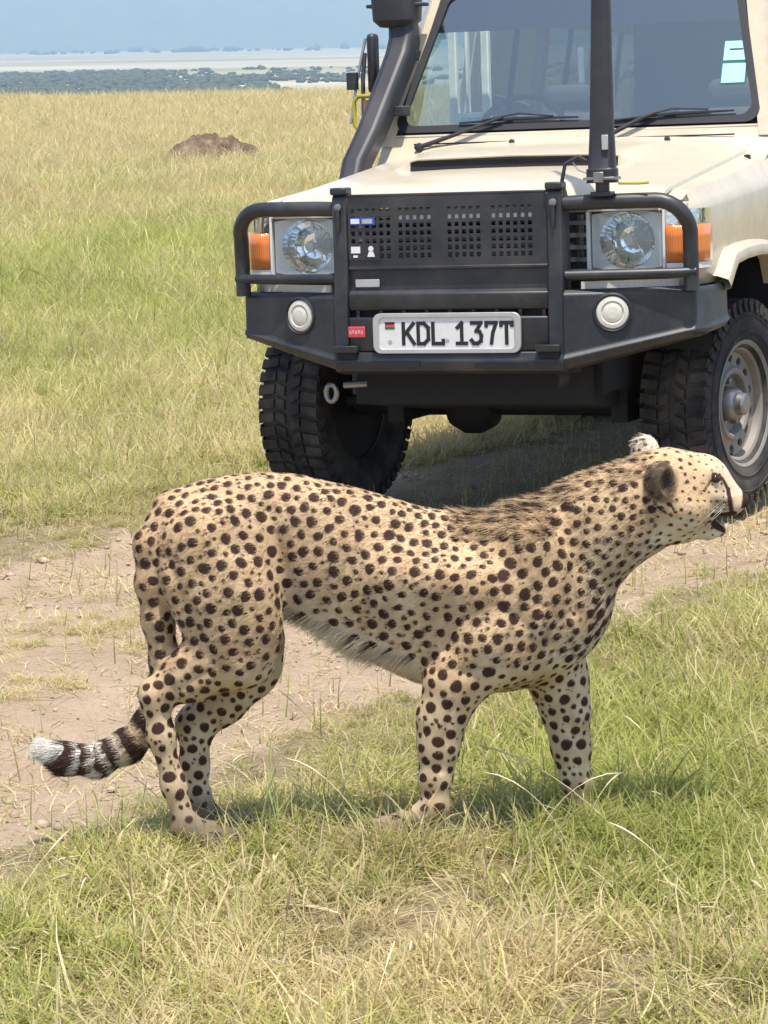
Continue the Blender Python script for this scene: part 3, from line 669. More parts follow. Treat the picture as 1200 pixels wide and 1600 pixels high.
    bp = N(n, 'ShaderNodeBump', inp={'Strength': 0.4, 'Distance': 0.004}); L(n, wv, 'Fac', bp, 'Height'); L(n, bp, 'Normal', b, 'Normal')
    M['amber'] = m
    return M
def perforated(xs, zs, hole, y, th):       # plate in the (a, b) plane with square cells left out; returns verts as (X=y.., Y=a, Z=b)
    b = MB(); nx, nz = len(xs), len(zs)
    def q(i, k, f): return (y + (0 if f == 0 else -th), xs[i], zs[k])
    for i in range(nx - 1):
        for k in range(nz - 1):
            if hole(i, k): continue
            for f in (0, 1): b.add([q(i, k, f), q(i + 1, k, f), q(i + 1, k + 1, f), q(i, k + 1, f)], [(0, 1, 2, 3)])
            for di, dk, e in ((-1, 0, ((0, 0), (0, 1))), (1, 0, ((1, 0), (1, 1))), (0, -1, ((0, 0), (1, 0))), (0, 1, ((0, 1), (1, 1)))):
                ii, kk = i + di, k + dk
                if 0 <= ii < nx - 1 and 0 <= kk < nz - 1 and not hole(ii, kk): continue
                (a0, b0), (a1, b1) = e
                b.add([q(i + a0, k + b0, 0), q(i + a1, k + b1, 0), q(i + a1, k + b1, 1), q(i + a0, k + b0, 1)], [(0, 1, 2, 3)])
    return b
def arc_pts(c, r, a0, a1, n, plane='YZ', x=0.0):
    out = []
    for t in np.linspace(a0, a1, n):
        u, v = c[0] + r * math.cos(t), c[1] + r * math.sin(t)
        out.append((x, u, v) if plane == 'YZ' else (u, x, v))
    return out
def truck():
    M = truck_materials()
    root = bpy.data.objects.new('safari_truck', None); COL.objects.link(root); root.empty_display_size = 0.3
    mw = Matrix(((-0.362, 0.932, -0.014), (-0.932, -0.362, 0.038), (0.030, 0.027, 0.999))).to_4x4()
    q = mw.to_3x3().to_quaternion(); mw = q.to_matrix().to_4x4(); mw.translation = Vector((0.565, 10.918, 0.063))
    root.matrix_world = mw
    tag(root, 'beige four wheel drive safari truck with black bull bar standing on the dirt track', 'truck')
    B = lambda mb, name, mat, parent=root, **k: mb.build(name, mat, parent, **k)

    # ---------------- bonnet
    def bz(X, Y):
        z = 1.186 + (0.70 - X) / 1.20 * 0.152
        z -= (0.030 + 0.022 * (0.70 - X) / 1.2) * (abs(Y) / 0.72) ** 3
        f = min(1, max(0, (X - 0.60) / 0.12)); z -= 0.050 * f * f
        return z
    xs_f = [0.728, 0.715, 0.70, 0.67, 0.63, 0.57, 0.48, 0.36, 0.26, 0.19, 0.150]
    xs_r = [0.142, 0.10, 0.02, -0.08, -0.2, -0.32, -0.42, -0.48, -0.505]
    ys = [-0.715, -0.71, -0.69, -0.64, -0.55, -0.46, -0.42, -0.40, -0.385, -0.36, -0.25, -0.1, 0, 0.1, 0.25, 0.36, 0.385, 0.40, 0.42, 0.46, 0.55, 0.64, 0.69, 0.71, 0.715]
    def zz(X, Y, rear):
        z = bz(X, Y); a = abs(Y)
        if a > 0.71: z -= 0.012
        w = max(0.0, min(1.0, (0.46 - a) / 0.075))
        w = w * w * (3 - 2 * w)
        if rear: z += w * 0.030 * max(0, min(1, (X + 0.46) / 0.45)) ** 0.7
        else: z -= w * 0.012 * max(0, min(1, (0.36 - X) / 0.2))
        r_ = max(0.0, min(1.0, (0.60 - a) / 0.06)); z += 0.008 * r_ * r_ * (3 - 2 * r_)
        return z
    b = MB(); b.grid([[(X, Y, zz(X, Y, 0)) for Y in ys] for X in xs_f]); b.grid([[(X, Y, zz(X, Y, 1)) for Y in ys] for X in xs_r])
    for j in range(len(ys) - 1):
        p = [(0.150, ys[j], zz(.150, ys[j], 0)), (0.150, ys[j + 1], zz(.150, ys[j + 1], 0)), (0.142, ys[j + 1], zz(.142, ys[j + 1], 1)), (0.142, ys[j], zz(.142, ys[j], 1))]
        b.add(p, [(0, 1, 2, 3)], 1 if abs(ys[j] + ys[j + 1]) / 2 < 0.395 else 0)
    bon = B(b, 'bonnet', [M['paint'], M['dark']], smooth=True)
    # scoop lip rim
    B(MB().tube([(0.146, -0.40, zz(.142, -.40, 1) - 0.002), (0.150, -0.37, zz(.142, -.37, 1)), (0.152, 0, zz(.142, 0, 1)), (0.150, 0.37, zz(.142, .37, 1)), (0.146, 0.40, zz(.142, .40, 1) - 0.002)], 0.0045, n=8), 'scoop_lip', M['paint'], bon, smooth=True)
    # ---------------- fenders
    for sg in (1, -1):
        cols = []
        def arch(X):           # lower edge of the fender above the wheel
            if X > 0.455: return 0.838
            if X > 0.33: return 0.838 + (0.455 - X) / 0.125 * 0.075
            if X > -0.30: return 0.913 + 0.012 * math.sin((0.33 - X) / 0.63 * math.pi)
            if X > -0.44: return 0.913 - (-0.30 - X) / 0.14 * 0.16
            return 0.52
        Xs = [0.700, 0.685, 0.65, 0.58, 0.52, 0.47, 0.455, 0.43, 0.40, 0.36, 0.33, 0.28, 0.2, 0.1, 0.0, -0.1, -0.2, -0.27, -0.30, -0.34, -0.38, -0.42, -0.44, -0.442, -0.52, -0.60, -0.64]
        P = []
        for X in Xs:
            zc = 1.102 + (0.66 - X) * 0.060; zb = arch(X); tz = bz(X, 0.72) - 0.004
            yo = 0.832 - (0.06 * max(0, (X - 0.60) / 0.1) ** 2)
            col = [(X, sg * 0.722, tz - 0.015), (X, sg * 0.727, tz), (X, sg * (0.75), tz - 0.006), (X, sg * 0.79, (tz + zc) / 2 + 0.022), (X, sg * (yo - 0.018), zc + 0.022), (X, sg * (yo - 0.004), zc + 0.006), (X, sg * yo, zc - 0.02)]
            for t in (0.25, 0.5, 0.75, 1.0): col.append((X, sg * (yo + 0.006 * math.sin(t * 3)), zc - 0.02 + (zb - zc + 0.02) * t))
            P.append(col)
        fe = B(MB().grid(P), 'fender', M['paint'], smooth=True, solid=0.004)
        # flare: a raised lip that follows the arch
        path = [(0.47, 0.835), (0.44, 0.852), (0.40, 0.884), (0.352, 0.916), (0.33, 0.922), (0.2, 0.933), (0.0, 0.938), (-0.2, 0.932), (-0.29, 0.922), (-0.33, 0.90), (-0.40, 0.80), (-0.44, 0.70), (-0.46, 0.56)]
        G = []
        for i, (X, Z) in enumerate(path):
            a = Vector(path[max(i - 1, 0)]); c = Vector(path[min(i + 1, len(path) - 1)]); t = (c - a).normalized(); nr = Vector((-t.y, t.x)) * -1 if False else Vector((t.y, -t.x))
            if nr.y < 0 and abs(nr.y) > 0.3: nr = -nr
            elif abs(nr.y) <= 0.3 and ((X > 0) != (nr.x > 0)): nr = -nr
            f = lambda d, y: (X + nr.x * d, sg * y, Z + nr.y * d)
            G.append([f(0.030, 0.829), f(0.026, 0.852), f(0.012, 0.886), f(-0.012, 0.892), f(-0.026, 0.888), f(-0.030, 0.868), f(-0.028, 0.80)])
        B(MB().grid(G), 'wheel_arch_flare', M['paint'], fe, smooth=True)
        # inner wheel well
        W = [(0.50, 0.60), (0.47, 0.80), (0.36, 0.91), (0.2, 0.96), (-0.2, 0.96), (-0.34, 0.88), (-0.46, 0.55)]
        B(MB().grid([[(X, sg * 0.828, Z), (X, sg * 0.50, Z + 0.02)] for X, Z in W]), 'wheel_well', M['dark'], fe)
    # ---------------- front panel, grille, lamps
    fp = MB()
    fp.box((0.62, -0.80, 0.86), (0.690, 0.80, 0.905)); fp.box((0.62, -0.80, 1.092), (0.690, 0.80, 1.122))
    for s in (1, -1): fp.box((0.62, s * 0.42 - 0.02, 0.9052), (0.690, s * 0.42 + 0.02, 1.0918))
    B(fp, 'front_panel', M['paint'], bevel=0.006)
    B(MB().box((0.60, -0.78, 0.80), (0.660, 0.78, 0.856)), 'valance', M['black'])
    gr = MB().box((0.63, -0.40, 0.907), (0.655, 0.40, 1.09), 0)
    for k in range(6): gr.box((0.655, -0.40, 0.925 + k * 0.028), (0.700, 0.40, 0.934 + k * 0.028), 1)
    B(gr, 'grille', [M['dark'], M['black']])
    for s in (1, -1):
        hb = MB()                                               # square chrome housing with a round bowl
        y0 = s * 0.592; z0 = 0.995; R0 = 0.098
        n_ = 40; ring = [(0.702, y0 + R0 * math.cos(a), z0 + R0 * math.sin(a)) for a in np.linspace(0, 2 * math.pi, n_, endpoint=False)]
        sq = []
        for a in np.linspace(0, 2 * math.pi, n_, endpoint=False):
            c, t = math.cos(a), math.sin(a); k = 1 / max(abs(c) / 0.125, abs(t) / 0.100); k = k * 0.995 if abs(abs(c) - abs(t)) > 0.1 else k * 0.95
            sq.append((0.704, y0 + c * k, z0 + t * k))
        hb.add(ring + sq, [(i, (i + 1) % n_, n_ + (i + 1) % n_, n_ + i) for i in range(n_)], 1)
        hb.add(sq + [(0.640, p[1], p[2]) for p in sq], [(i, (i + 1) % n_, n_ + (i + 1) % n_, n_ + i) for i in range(n_)], 1)
        prof = [(R0, 0.702), (0.090, 0.672), (0.072, 0.648), (0.045, 0.632), (0.018, 0.626), (0.001, 0.625)]
        # faceted bowl: alternate sectors set in and out so it breaks the reflection up
        vs = []; ns = 40
        for i, (r, h) in enumerate(prof):
            for k in range(ns):
                a = 2 * math.pi * k / ns; w_ = 1.0
                vs.append((h + 0.002 * ((k // 5) % 2) * (0 < i < 4), y0 + r * w_ * math.cos(a), z0 + r * w_ * math.sin(a)))
        hb.add(vs, [(i * ns + k, i * ns + (k + 1) % ns, (i + 1) * ns + (k + 1) % ns, (i + 1) * ns + k) for i in range(len(prof) - 1) for k in range(ns)], 0)
        hl = B(hb, 'headlight', [M['chrome'], M['lampgrey']])
        B(MB().lathe([(0.001, 0.690), (0.016, 0.688), (0.020, 0.675), (0.014, 0.640), (0.012, 0.626)], n=16, axis='X', c=(0, y0, z0)), 'bulb_cap', M['white'], hl, smooth=True)
        lens = [[(0.712 + 0.012 * (1 - u * u) * (1 - v * v), y0 + 0.122 * u, z0 + 0.098 * v) for u in np.linspace(-1, 1, 9)] for v in np.linspace(-1, 1, 7)]
        B(MB().grid(lens), 'lens', M['lens'], hl, smooth=True)
        bz_ = MB()
        bz_.box((0.69, min(s * 0.46, s * 0.722), 1.0965), (0.722, max(s * 0.46, s * 0.722), 1.108)); bz_.box((0.69, min(s * 0.452, s * 0.464), 0.897), (0.722, max(s * 0.452, s * 0.464), 1.0962))
        bz_.box((0.69, min(s * 0.464, s * 0.722), 0.885), (0.722, max(s * 0.464, s * 0.722), 0.8935)); bz_.box((0.69, min(s * 0.7215, s * 0.730), 0.885), (0.722, max(s * 0.7215, s * 0.730), 1.106))
        B(bz_, 'headlight_bezel', M['white'], hl, bevel=0.002)
        # black inset with horizontal bars between grille and lamp
        ib = MB().box((0.655, min(s * 0.365, s * 0.45), 0.90), (0.690, max(s * 0.365, s * 0.45), 1.095))
        for k in range(4): ib.box((0.690, min(s * 0.37, s * 0.447), 0.925 + k * 0.042), (0.704, max(s * 0.37, s * 0.447), 0.940 + k * 0.042), 1)
        B(ib, 'grille_inset', [M['black'], M['steel']])
        # turn signal that wraps round the corner: clear top, amber below
        def corner(z_lo, z_hi, off):
            pl = [(0.716, 0.733), (0.712, 0.775), (0.695, 0.815), (0.650, 0.842), (0.585, 0.852), (0.545, 0.850)]
            return [[(x + off * (0.6 if x > 0.68 else 0.1), s * (y + off * (0.1 if x > 0.68 else 0.8)), z) for x, y in pl] for z in np.linspace(z_lo, z_hi, 4)]
        ts = B(MB().grid(corner(0.918, 1.045, 0.0)), 'turn_signal', M['amber'], smooth=True, solid=0.02)
        B(MB().grid(corner(1.047, 1.098, -0.004)), 'clear_cap', M['lens'], ts, smooth=True)
        B(MB().grid(corner(0.895, 0.916, -0.004)), 'clear_base', M['white'], ts, smooth=True)
        B(MB().grid([[(x - 0.02, y * 0.985, z) for x, y, z in r] for r in corner(1.046, 1.098, 0)]), 'reflector_strip', M['chrome'], ts, smooth=True)

    # ---------------- bull bar
    bb = bpy.data.objects.new('bull_bar', None); COL.objects.link(bb); bb.parent = root
    PB = lambda mb, name, mat=M['bar'], **k: mb.build(name, mat, bb, **k)
    XF = 0.880
    for s in (1, -1):
        ya, yb = sorted((s * 0.366, s * 0.418))
        up_ = MB().prism([(0.74, 0.575), (0.905, 0.575), (0.905, 0.80), (0.892, 0.93), (0.892, 1.165), (0.872, 1.19), (0.83, 1.19), (0.80, 1.15), (0.79, 0.90)], 'Y', ya, yb)
        up = PB(up_, 'upright', bevel=0.006)
        MB().box((0.835, s * 0.392 - 0.030, 1.178), (0.898, s * 0.392 + 0.030, 1.203)).build('mount_cap', M['bar'], up, bevel=0.006)
        MB().lathe([(0.001, 0.0), (0.013, 0.0), (0.013, 0.010), (0.008, 0.012), (0.001, 0.012)], n=12, axis='X', c=(0.893, s * 0.392, 1.135)).build('bolt', M['steel'], up, smooth=True)
        MB().box((0.893, s * 0.392 - 0.006, 1.05), (0.905, s * 0.392 + 0.006, 1.13)).build('strap', M['bar'], up, bevel=0.003)
        # side hoop
        yo = 0.828
        pts = [(0.850, s * 0.41, 1.128), (0.842, s * 0.50, 1.131), (0.815, s * 0.66, 1.132)]
        for a in np.linspace(math.pi / 2, 0, 8): pts.append((0.800 - 0.05 * (1 - math.sin(a)), s * (yo - 0.105 + 0.105 * math.cos(a)), 1.027 + 0.105 * math.sin(a)))
        pts += [(0.748, s * yo, 0.95), (0.745, s * yo, 0.825)]
        PB(MB().tube(pts, 0.0265, n=16), 'side_hoop', smooth=True)
        PB(MB().tube([(0.862, s * 0.418, 0.886), (0.825, s * 0.60, 0.886), (0.770, s * 0.80, 0.886), (0.752, s * 0.845, 0.888)], 0.0175, n=12), 'cross_tube', smooth=True)
        # wing box
        def wing(t):                                            # t 0 at the upright, 1 at the outer corner
            y = 0.418 + t * (0.835 - 0.418); x = 0.888 - 0.150 * t - 0.02 * t * t
            return x, s * y
        secs = []
        for t in (0, 0.25, 0.5, 0.75, 0.94, 1.0):
            x, y = wing(t)
            zl = 0.563 + 0.105 * t ** 1.0; zm = 0.618 + 0.088 * t; zt = 0.832
            secs.append([(x - 0.018, y, zt + 0.004), (x, y, zt - 0.010), (x + 0.002, y, zm), (x + 0.018, y, zm - 0.016), (x - 0.005, y, zl + 0.004), (x - 0.10, y, zl - 0.004)])
        x1, y1 = wing(1.0)
        for dx, dy, k in ((0.06, 0.022, 0.0), (0.26, 0.030, 0.01), (0.31, 0.026, 0.02)):
            secs.append([(x1 - dx - 0.004, y1 + s * (dy - 0.012), 0.834), (x1 - dx, y1 + s * dy, 0.824), (x1 - dx, y1 + s * (dy + 0.002), 0.706 + k), (x1 - dx, y1 + s * (dy + 0.012), 0.690 + k), (x1 - dx, y1 + s * (dy - 0.004), 0.672 + k), (x1 - dx, y1 + s * (dy - 0.08), 0.668 + k)])
        wg = PB(MB().grid(secs), 'wing', bevel=0.005)
        tp = MB().grid([[(wing(t)[0] - 0.012, wing(t)[1], 0.8325), (wing(t)[0] - 0.20, wing(t)[1], 0.8345)] for t in (0, 0.5, 1.0)]); tp.build('top_plate', M['bar'], wg)
        MB().grid([[(wing(t)[0] - 0.055, wing(t)[1], 0.862), (wing(t)[0] - 0.055, wing(t)[1], 0.837)] for t in (0.10, 0.5, 0.90)]).build('bumper_strip', M['cream'], wg, solid=0.01)
        # fog lamp
        x, y = wing(0.37); z = 0.757
        dirv = Vector((0.98, s * 0.30, 0)).normalized(); rot = Vector((1, 0, 0)).rotation_difference(dirv).to_matrix().to_4x4(); rot.translation = Vector((x, y, z))
        fl = MB().lathe([(0.050, -0.03), (0.066, 0.001), (0.068, 0.008), (0.062, 0.012), (0.058, 0.008), (0.056, 0.004)], n=36, axis='X').build('fog_light', M['seal'], wg, smooth=True); fl.matrix_local = rot
        MB().lathe([(0.056, 0.005), (0.052, 0.010), (0.040, 0.012), (0.034, 0.006), (0.033, 0.010), (0.020, 0.013), (0.001, 0.014)], n=36, axis='X').build('lamp_cover', M['cream'], fl, smooth=False)
    # perforated guard
    xs = [-0.363]; zs = [0.925]
    cells = []
    wins = [(-0.352, 6), (-0.176, 5), (0.004, 5), (0.164, 6)]
    pitch = 0.0262; hw = 0.0148
    hx = set()
    for x0, c in wins:
        for k in range(c):
            a = x0 + k * pitch; xs += [a, a + hw]; hx.add(round(a, 5))
    xs.append(0.363); hz = set()
    for k in range(7):
        a = 0.957 + k * pitch; zs += [a, a + hw]; hz.add(round(a, 5))
    zs.append(1.170)
    gd = perforated(xs, zs, lambda i, k: round(xs[i], 5) in hx and round(zs[k], 5) in hz, XF, 0.004)
    guard = PB(gd, 'grille_guard')
    fr = MB().box((XF - 0.028, -0.366, 0.916), (XF + 0.003, 0.366, 0.928)); fr.box((XF - 0.028, -0.366, 1.168), (XF + 0.001, 0.366, 1.178))
    fr.build('guard_frame', M['bar'], guard, bevel=0.003)
    gb = MB().box((XF + 0.0005, -0.353, 1.072), (XF + 0.005, -0.262, 1.098), 0); gb.box((XF + 0.005, -0.350, 1.077), (XF + 0.007, -0.318, 1.094), 1); gb.box((XF + 0.005, -0.308, 1.077), (XF + 0.007, -0.270, 1.093), 2)
    gb.build('guard_badge', [M['blue'], M['white'], M['frame']], guard)
    gb = MB().box((XF + 0.0005, -0.362, 0.952), (XF + 0.005, -0.245, 1.008), 0); gb.box((XF + 0.005, -0.352, 0.975), (XF + 0.0065, -0.318, 0.998), 1); gb.box((XF + 0.005, -0.344, 0.960), (XF + 0.0065, -0.328, 0.968), 1); gb.lathe([(0.001, XF + 0.0068), (0.010, XF + 0.0065)], n=10, axis='X', c=(0, -0.278, 0.990), mi=1); gb.prism([(-0.292, 0.962), (-0.264, 0.962), (-0.270, 0.980), (-0.286, 0.980)], 'X', XF + 0.005, XF + 0.0066, 1)
    gb.build('guard_emblem', [M['black'], M['white']], guard)
    for k in range(4):
        x0, c = wins[k]
        if k: MB().box((XF - 0.006, x0 - 0.004, 1.087), (XF - 0.0045, x0 + (c - 1) * pitch + hw + 0.004, 1.105)).build('grille_bar', M['frame'], guard)
    PB(MB().box((0.70, -0.3655, 0.846), (0.868, 0.3655, 0.915)), 'recess', M['bar'])
    PB(MB().box((0.8685, -0.345, 0.856), (0.8745, -0.255, 0.884)), 'recess_badge', M['frame'], bevel=0.002)
    PB(MB().prism([(0.74, 0.775), (0.885, 0.775), (0.892, 0.790), (0.892, 0.832), (0.875, 0.846), (0.74, 0.846)], 'Y', -0.3658, 0.3658), 'upper_beam', bevel=0.004)
    sl = MB().box((0.70, -0.3655, 0.752), (0.862, 0.3655, 0.775))
    PB(sl, 'slot_backing', M['dark'])
    for k in range(9):
        y = -0.34 + k * 0.085
        PB(MB().box((0.862, y, 0.752), (0.884, y + 0.012, 0.775)), 'slot_rib')
    PB(MB().prism([(0.74, 0.632), (0.892, 0.632), (0.895, 0.64), (0.895, 0.748), (0.888, 0.752), (0.74, 0.752)], 'Y', -0.3656, 0.3656), 'centre_panel', bevel=0.004)
    PB(MB().prism([(0.70, 0.545), (0.86, 0.552), (0.905, 0.566), (0.912, 0.600), (0.900, 0.631), (0.74, 0.631)], 'Y', -0.418, 0.418), 'lower_beam', bevel=0.004)
    for y in (-0.37, 0.37):
        PB(MB().box((0.9055, y - 0.035, 0.608), (0.916, y + 0.035, 0.632)), 'tow_slot', M['dark'])
        PB(MB().prism([(0.90, 0.632), (0.928, 0.632), (0.930, 0.655), (0.90, 0.655)], 'Y', y - 0.045, y + 0.042), 'tow_bracket', bevel=0.002)
    PB(MB().box((0.9128, -0.28, 0.578), (0.9138, -0.10, 0.603)), 'lower_slot', M['dark']); PB(MB().box((0.9128, 0.10, 0.578), (0.9138, 0.29, 0.592)), 'lower_slot', M['dark'])
    bd = MB().box((0.896, -0.372, 0.683), (0.901, -0.304, 0.721)); bdo = PB(bd, 'red_badge', M['red'], bevel=0.003)
    mk = MB()
    for k in range(5): mk.box((0.9012, -0.362 + k * 0.0105, 0.694 + 0.003 * (k % 2)), (0.902, -0.355 + k * 0.0105, 0.710 - 0.003 * ((k + 1) % 2)))
    mk.build('badge_mark', M['pink'], bdo)
    # ---------------- number plate
    def rrect(hy, hz, r, n=6):
        o = []
        for cy, cz, a0 in ((hy - r, hz - r, 0), (-hy + r, hz - r, 90), (-hy + r, -hz + r, 180), (hy - r, -hz + r, 270)):
            for t in np.linspace(0, 90, n): a = math.radians(a0 + t); o.append((cy + r * math.cos(a), cz + r * math.sin(a)))
        return o
    pz, pyc = 0.697, 0.0
    a, c = rrect(0.270, 0.0695, 0.028), rrect(0.248, 0.0545, 0.018); k = len(a)
    f = MB()
    for x0, x1, A_, B_ in ((0.902, 0.914, a, c),):
        vs = [(x0, p[0], pz + p[1]) for p in A_] + [(x1, p[0], pz + p[1]) for p in A_] + [(x1, p[0], pz + p[1]) for p in B_] + [(x1 - 0.006, p[0], pz + p[1]) for p in B_]
        fs = []
        for l in range(3): fs += [(l * k + i, l * k + (i + 1) % k, (l + 1) * k + (i + 1) % k, (l + 1) * k + i) for i in range(k)]
        f.add(vs, fs)
    plf = f.build('number_plate', M['frame'], bb, bevel=0.002)
    MB().prism([(p[0], pz + p[1]) for p in rrect(0.252, 0.058, 0.018)], 'X', 0.900, 0.9085).build('plate_face', M['plate'], plf)
    def glyph(ch):
        S = {'K': [[(0, 0), (0, 1)], [(0.95, 1), (0.10, 0.45)], [(0.30, 0.58), (1, 0)]], 'D': [[(0, 0), (0, 1), (0.55, 1), (0.95, 0.78), (0.95, 0.22), (0.55, 0), (0, 0)]], 'L': [[(0, 1), (0, 0), (0.95, 0), (0.95, 0.16)]],
             '1': [[(0.12, 0.78), (0.52, 1), (0.52, 0)], [(0.08, 0), (0.96, 0)]], '3': [[(0.05, 1), (0.92, 1), (0.48, 0.60), (0.80, 0.56), (0.95, 0.38), (0.90, 0.12), (0.6, 0), (0.25, 0), (0.02, 0.16)]],
             '7': [[(0.02, 0.84), (0.02, 1), (0.95, 1), (0.62, 0.50), (0.48, 0)]], 'T': [[(0, 0.86), (0, 1), (1, 1), (1, 0.86)], [(0.5, 1), (0.5, 0)]]}
        return S[ch]
    x = -0.158; gw, gh, hwid = 0.039, 0.070, 0.0064
    for ch in 'KDL 137T':
        if ch == ' ': x += 0.030; continue
        gm = MB(); lv = 0
        for st in glyph(ch):
            P = [(x + u * gw, pz - 0.036 + v * gh) for u, v in st]
            for j in range(len(P) - 1):
                p, q_ = Vector(P[j]), Vector(P[j + 1]); d = (q_ - p).normalized(); nrm = Vector((-d.y, d.x)) * hwid; p2, q2 = p - d * hwid * 0.85, q_ + d * hwid * 0.85; lv += 0.00012
                gm.prism([tuple(p2 + nrm), tuple(p2 - nrm), tuple(q2 - nrm), tuple(q2 + nrm)], 'X', 0.9086, 0.9098 + lv)
        gm.build('plate_letter' if ch.isalpha() else 'plate_digit', M['ink'], plf)
        x += gw + 0.0155
    fg = MB()
    for k, mi in ((2, 0), (1, 1), (0, 2)): fg.box((0.9086, -0.226, pz + 0.014 + k * 0.0085), (0.9094, -0.190, pz + 0.0222 + k * 0.0085), mi)
    fg.build('plate_flag', [M['ink'], M['red'], M['green']], plf)
    MB().lathe([(0.001, 0.9095), (0.0085, 0.9092), (0.0085, 0.9086)], n=12, axis='X', c=(0, -0.208, pz - 0.030)).build('plate_seal', M['frame'], plf)
    MB().lathe([(0.001, 0.9095), (0.0075, 0.9092), (0.0075, 0.9086)], n=12, axis='X', c=(0, 0.003, pz - 0.026)).build('plate_seal', M['frame'], plf)

    # ---------------- whip antenna on the bar
    an = bpy.data.objects.new('antenna', None); COL.objects.link(an); an.parent = root
    ax_, ay = 0.855, 0.555
    MB().box((ax_ - 0.03, ay - 0.035, 1.150), (ax_ + 0.03, ay + 0.035, 1.166)).build('bracket', M['bar'], an, bevel=0.003)
    MB().tube([(ax_, ay, 1.16), (ax_, ay, 1.20)], 0.024, n=16).build('post', M['bar'], an, smooth=True)
    lean = 0.000
    body = MB()
    secs = []
    for z, hwy, hx_ in ((1.195, 0.052, 0.040), (1.24, 0.052, 0.040), (1.245, 0.046, 0.036), (1.38, 0.040, 0.032), (1.62, 0.035, 0.028), (1.95, 0.029, 0.024), (2.6, 0.018, 0.016), (3.2, 0.006, 0.006)):
        ce = 0.030 * (z - 1.2) / 0.7 * 0.35
        secs.append([(ax_ + hx_ * math.copysign(abs(math.cos(t)) ** 0.6, math.cos(t)), ay + ce + hwy * math.copysign(abs(math.sin(t)) ** 0.6, math.sin(t)), z) for t in np.linspace(0, 2 * math.pi, 16, endpoint=False)])
    mast = body.grid(secs, wrap=True).build('mast', M['black'], an, smooth=True)
    MB().box((ax_ + 0.034, ay + 0.012, 1.305), (ax_ + 0.041, ay + 0.034, 1.355)).build('label_plate', M['frame'], mast, bevel=0.002)
    cl = MB().box((ax_ - 0.04, ay - 0.054, 1.205), (ax_ + 0.046, ay + 0.054, 1.215)); cl.build('clamp', M['steel'], mast, bevel=0.002)
    MB().box((ax_ + 0.036, ay - 0.018, 1.196), (ax_ + 0.05, ay + 0.018, 1.232)).build('clamp_bolt', M['steel'], mast, bevel=0.003)
    MB().tube([(ax_ - 0.02, ay - 0.05, 1.265), (ax_ - 0.02, ay - 0.09, 1.285), (ax_, ay - 0.13, 1.262), (ax_ + 0.005, ay - 0.142, 1.20), (ax_, ay - 0.142, 1.150)], 0.007, n=8).build('cable', M['black'], an, smooth=True)
    MB().tube([(ax_ - 0.02, ay - 0.05, 1.225), (ax_ - 0.02, ay - 0.09, 1.24), (ax_ - 0.02, ay - 0.115, 1.275)], 0.003, n=6).build('thin_cable', M['frame'], an, smooth=True)
    MB().tube([(ax_ - 0.02, ay + 0.05, 1.192), (ax_ - 0.02, ay + 0.12, 1.190), (ax_ - 0.02, ay + 0.155, 1.192)], 0.0045, n=6).build('cable_tie', M['yellow'], an, smooth=True)

    # ---------------- cab: cowl, windscreen, pillars, roof, sides
    def wsx(z): return -0.60 - (z - 1.40) * 0.50
    def wsy(z): return 0.735 - (z - 1.40) * 0.20
    cw = MB().grid([[(-0.47, y, bz(-0.5, y) - 0.02), (-0.525, y, bz(-0.5, y) + 0.004), (-0.572, y, 1.352 - 0.02 * (abs(y) / .8) ** 2), (-0.590, y, 1.383)] for y in np.linspace(-0.79, 0.79, 15)])
    B(cw, 'cowl', M['paint'], smooth=True)
    for s in (1, -1):
        vn = MB().box((-0.566, s * 0.45 - 0.2, 1.343), (-0.561, s * 0.45 + 0.2, 1.349)); B(vn, 'cowl_seam', M['seal'])
    zt = 2.02
    def wall(z, off): return (wsx(z) - off, wsy(z))
    # rubber surround
    zb_, zt_ = 1.392, 1.955
    loop = []
    def corner_pts(y, z, sy, sz, r=0.05):
        return [(y - sy * r * (1 - math.cos(a)), z - sz * r * (1 - math.sin(a))) for a in np.linspace(0, math.pi / 2, 5)]
    path = []
    path += [(wsy(zb_) - 0.0, zb_)] ; 
    pts2 = corner_pts(wsy(zb_), zb_, 1, -1)[::-1] + corner_pts(wsy(zt_), zt_, 1, 1) + [( -y, z) for y, z in corner_pts(wsy(zt_), zt_, 1, 1)[::-1]] + [(-y, z) for y, z in corner_pts(wsy(zb_), zb_, 1, -1)]
    S_out = [(wsx(z) + 0.006, y, z) for y, z in pts2]
    cz_ = (zb_ + zt_) / 2
    S_in = [(wsx(cz_ + (z - cz_) * 0.905) + 0.006, y * 0.955, cz_ + (z - cz_) * 0.905) for y, z in pts2]
    kq = len(pts2)
    sb = MB().add(S_out + S_in, [(i, (i + 1) % kq, kq + (i + 1) % kq, kq + i) for i in range(kq)])
    ws = sb.build('windscreen_seal', M['seal'], root, solid=0.014)
    gl = MB().add([(p[0] - 0.010, p[1], p[2]) for p in S_in], [tuple(range(kq))]); glo = B(gl, 'windscreen', M['glass'])
    zi = 1.787; zi2 = cz_ + (zt_ - cz_) * 0.9
    st_ = MB().grid([[(wsx(z) - 0.0065, y * wsy(z) * 0.950, z) for y in (-1, -0.5, 0, 0.5, 1)] for z in (zi, (zi + zi2) / 2, zi2)]); st_.build('sun_strip', M['tint'], glo, solid=0.002)
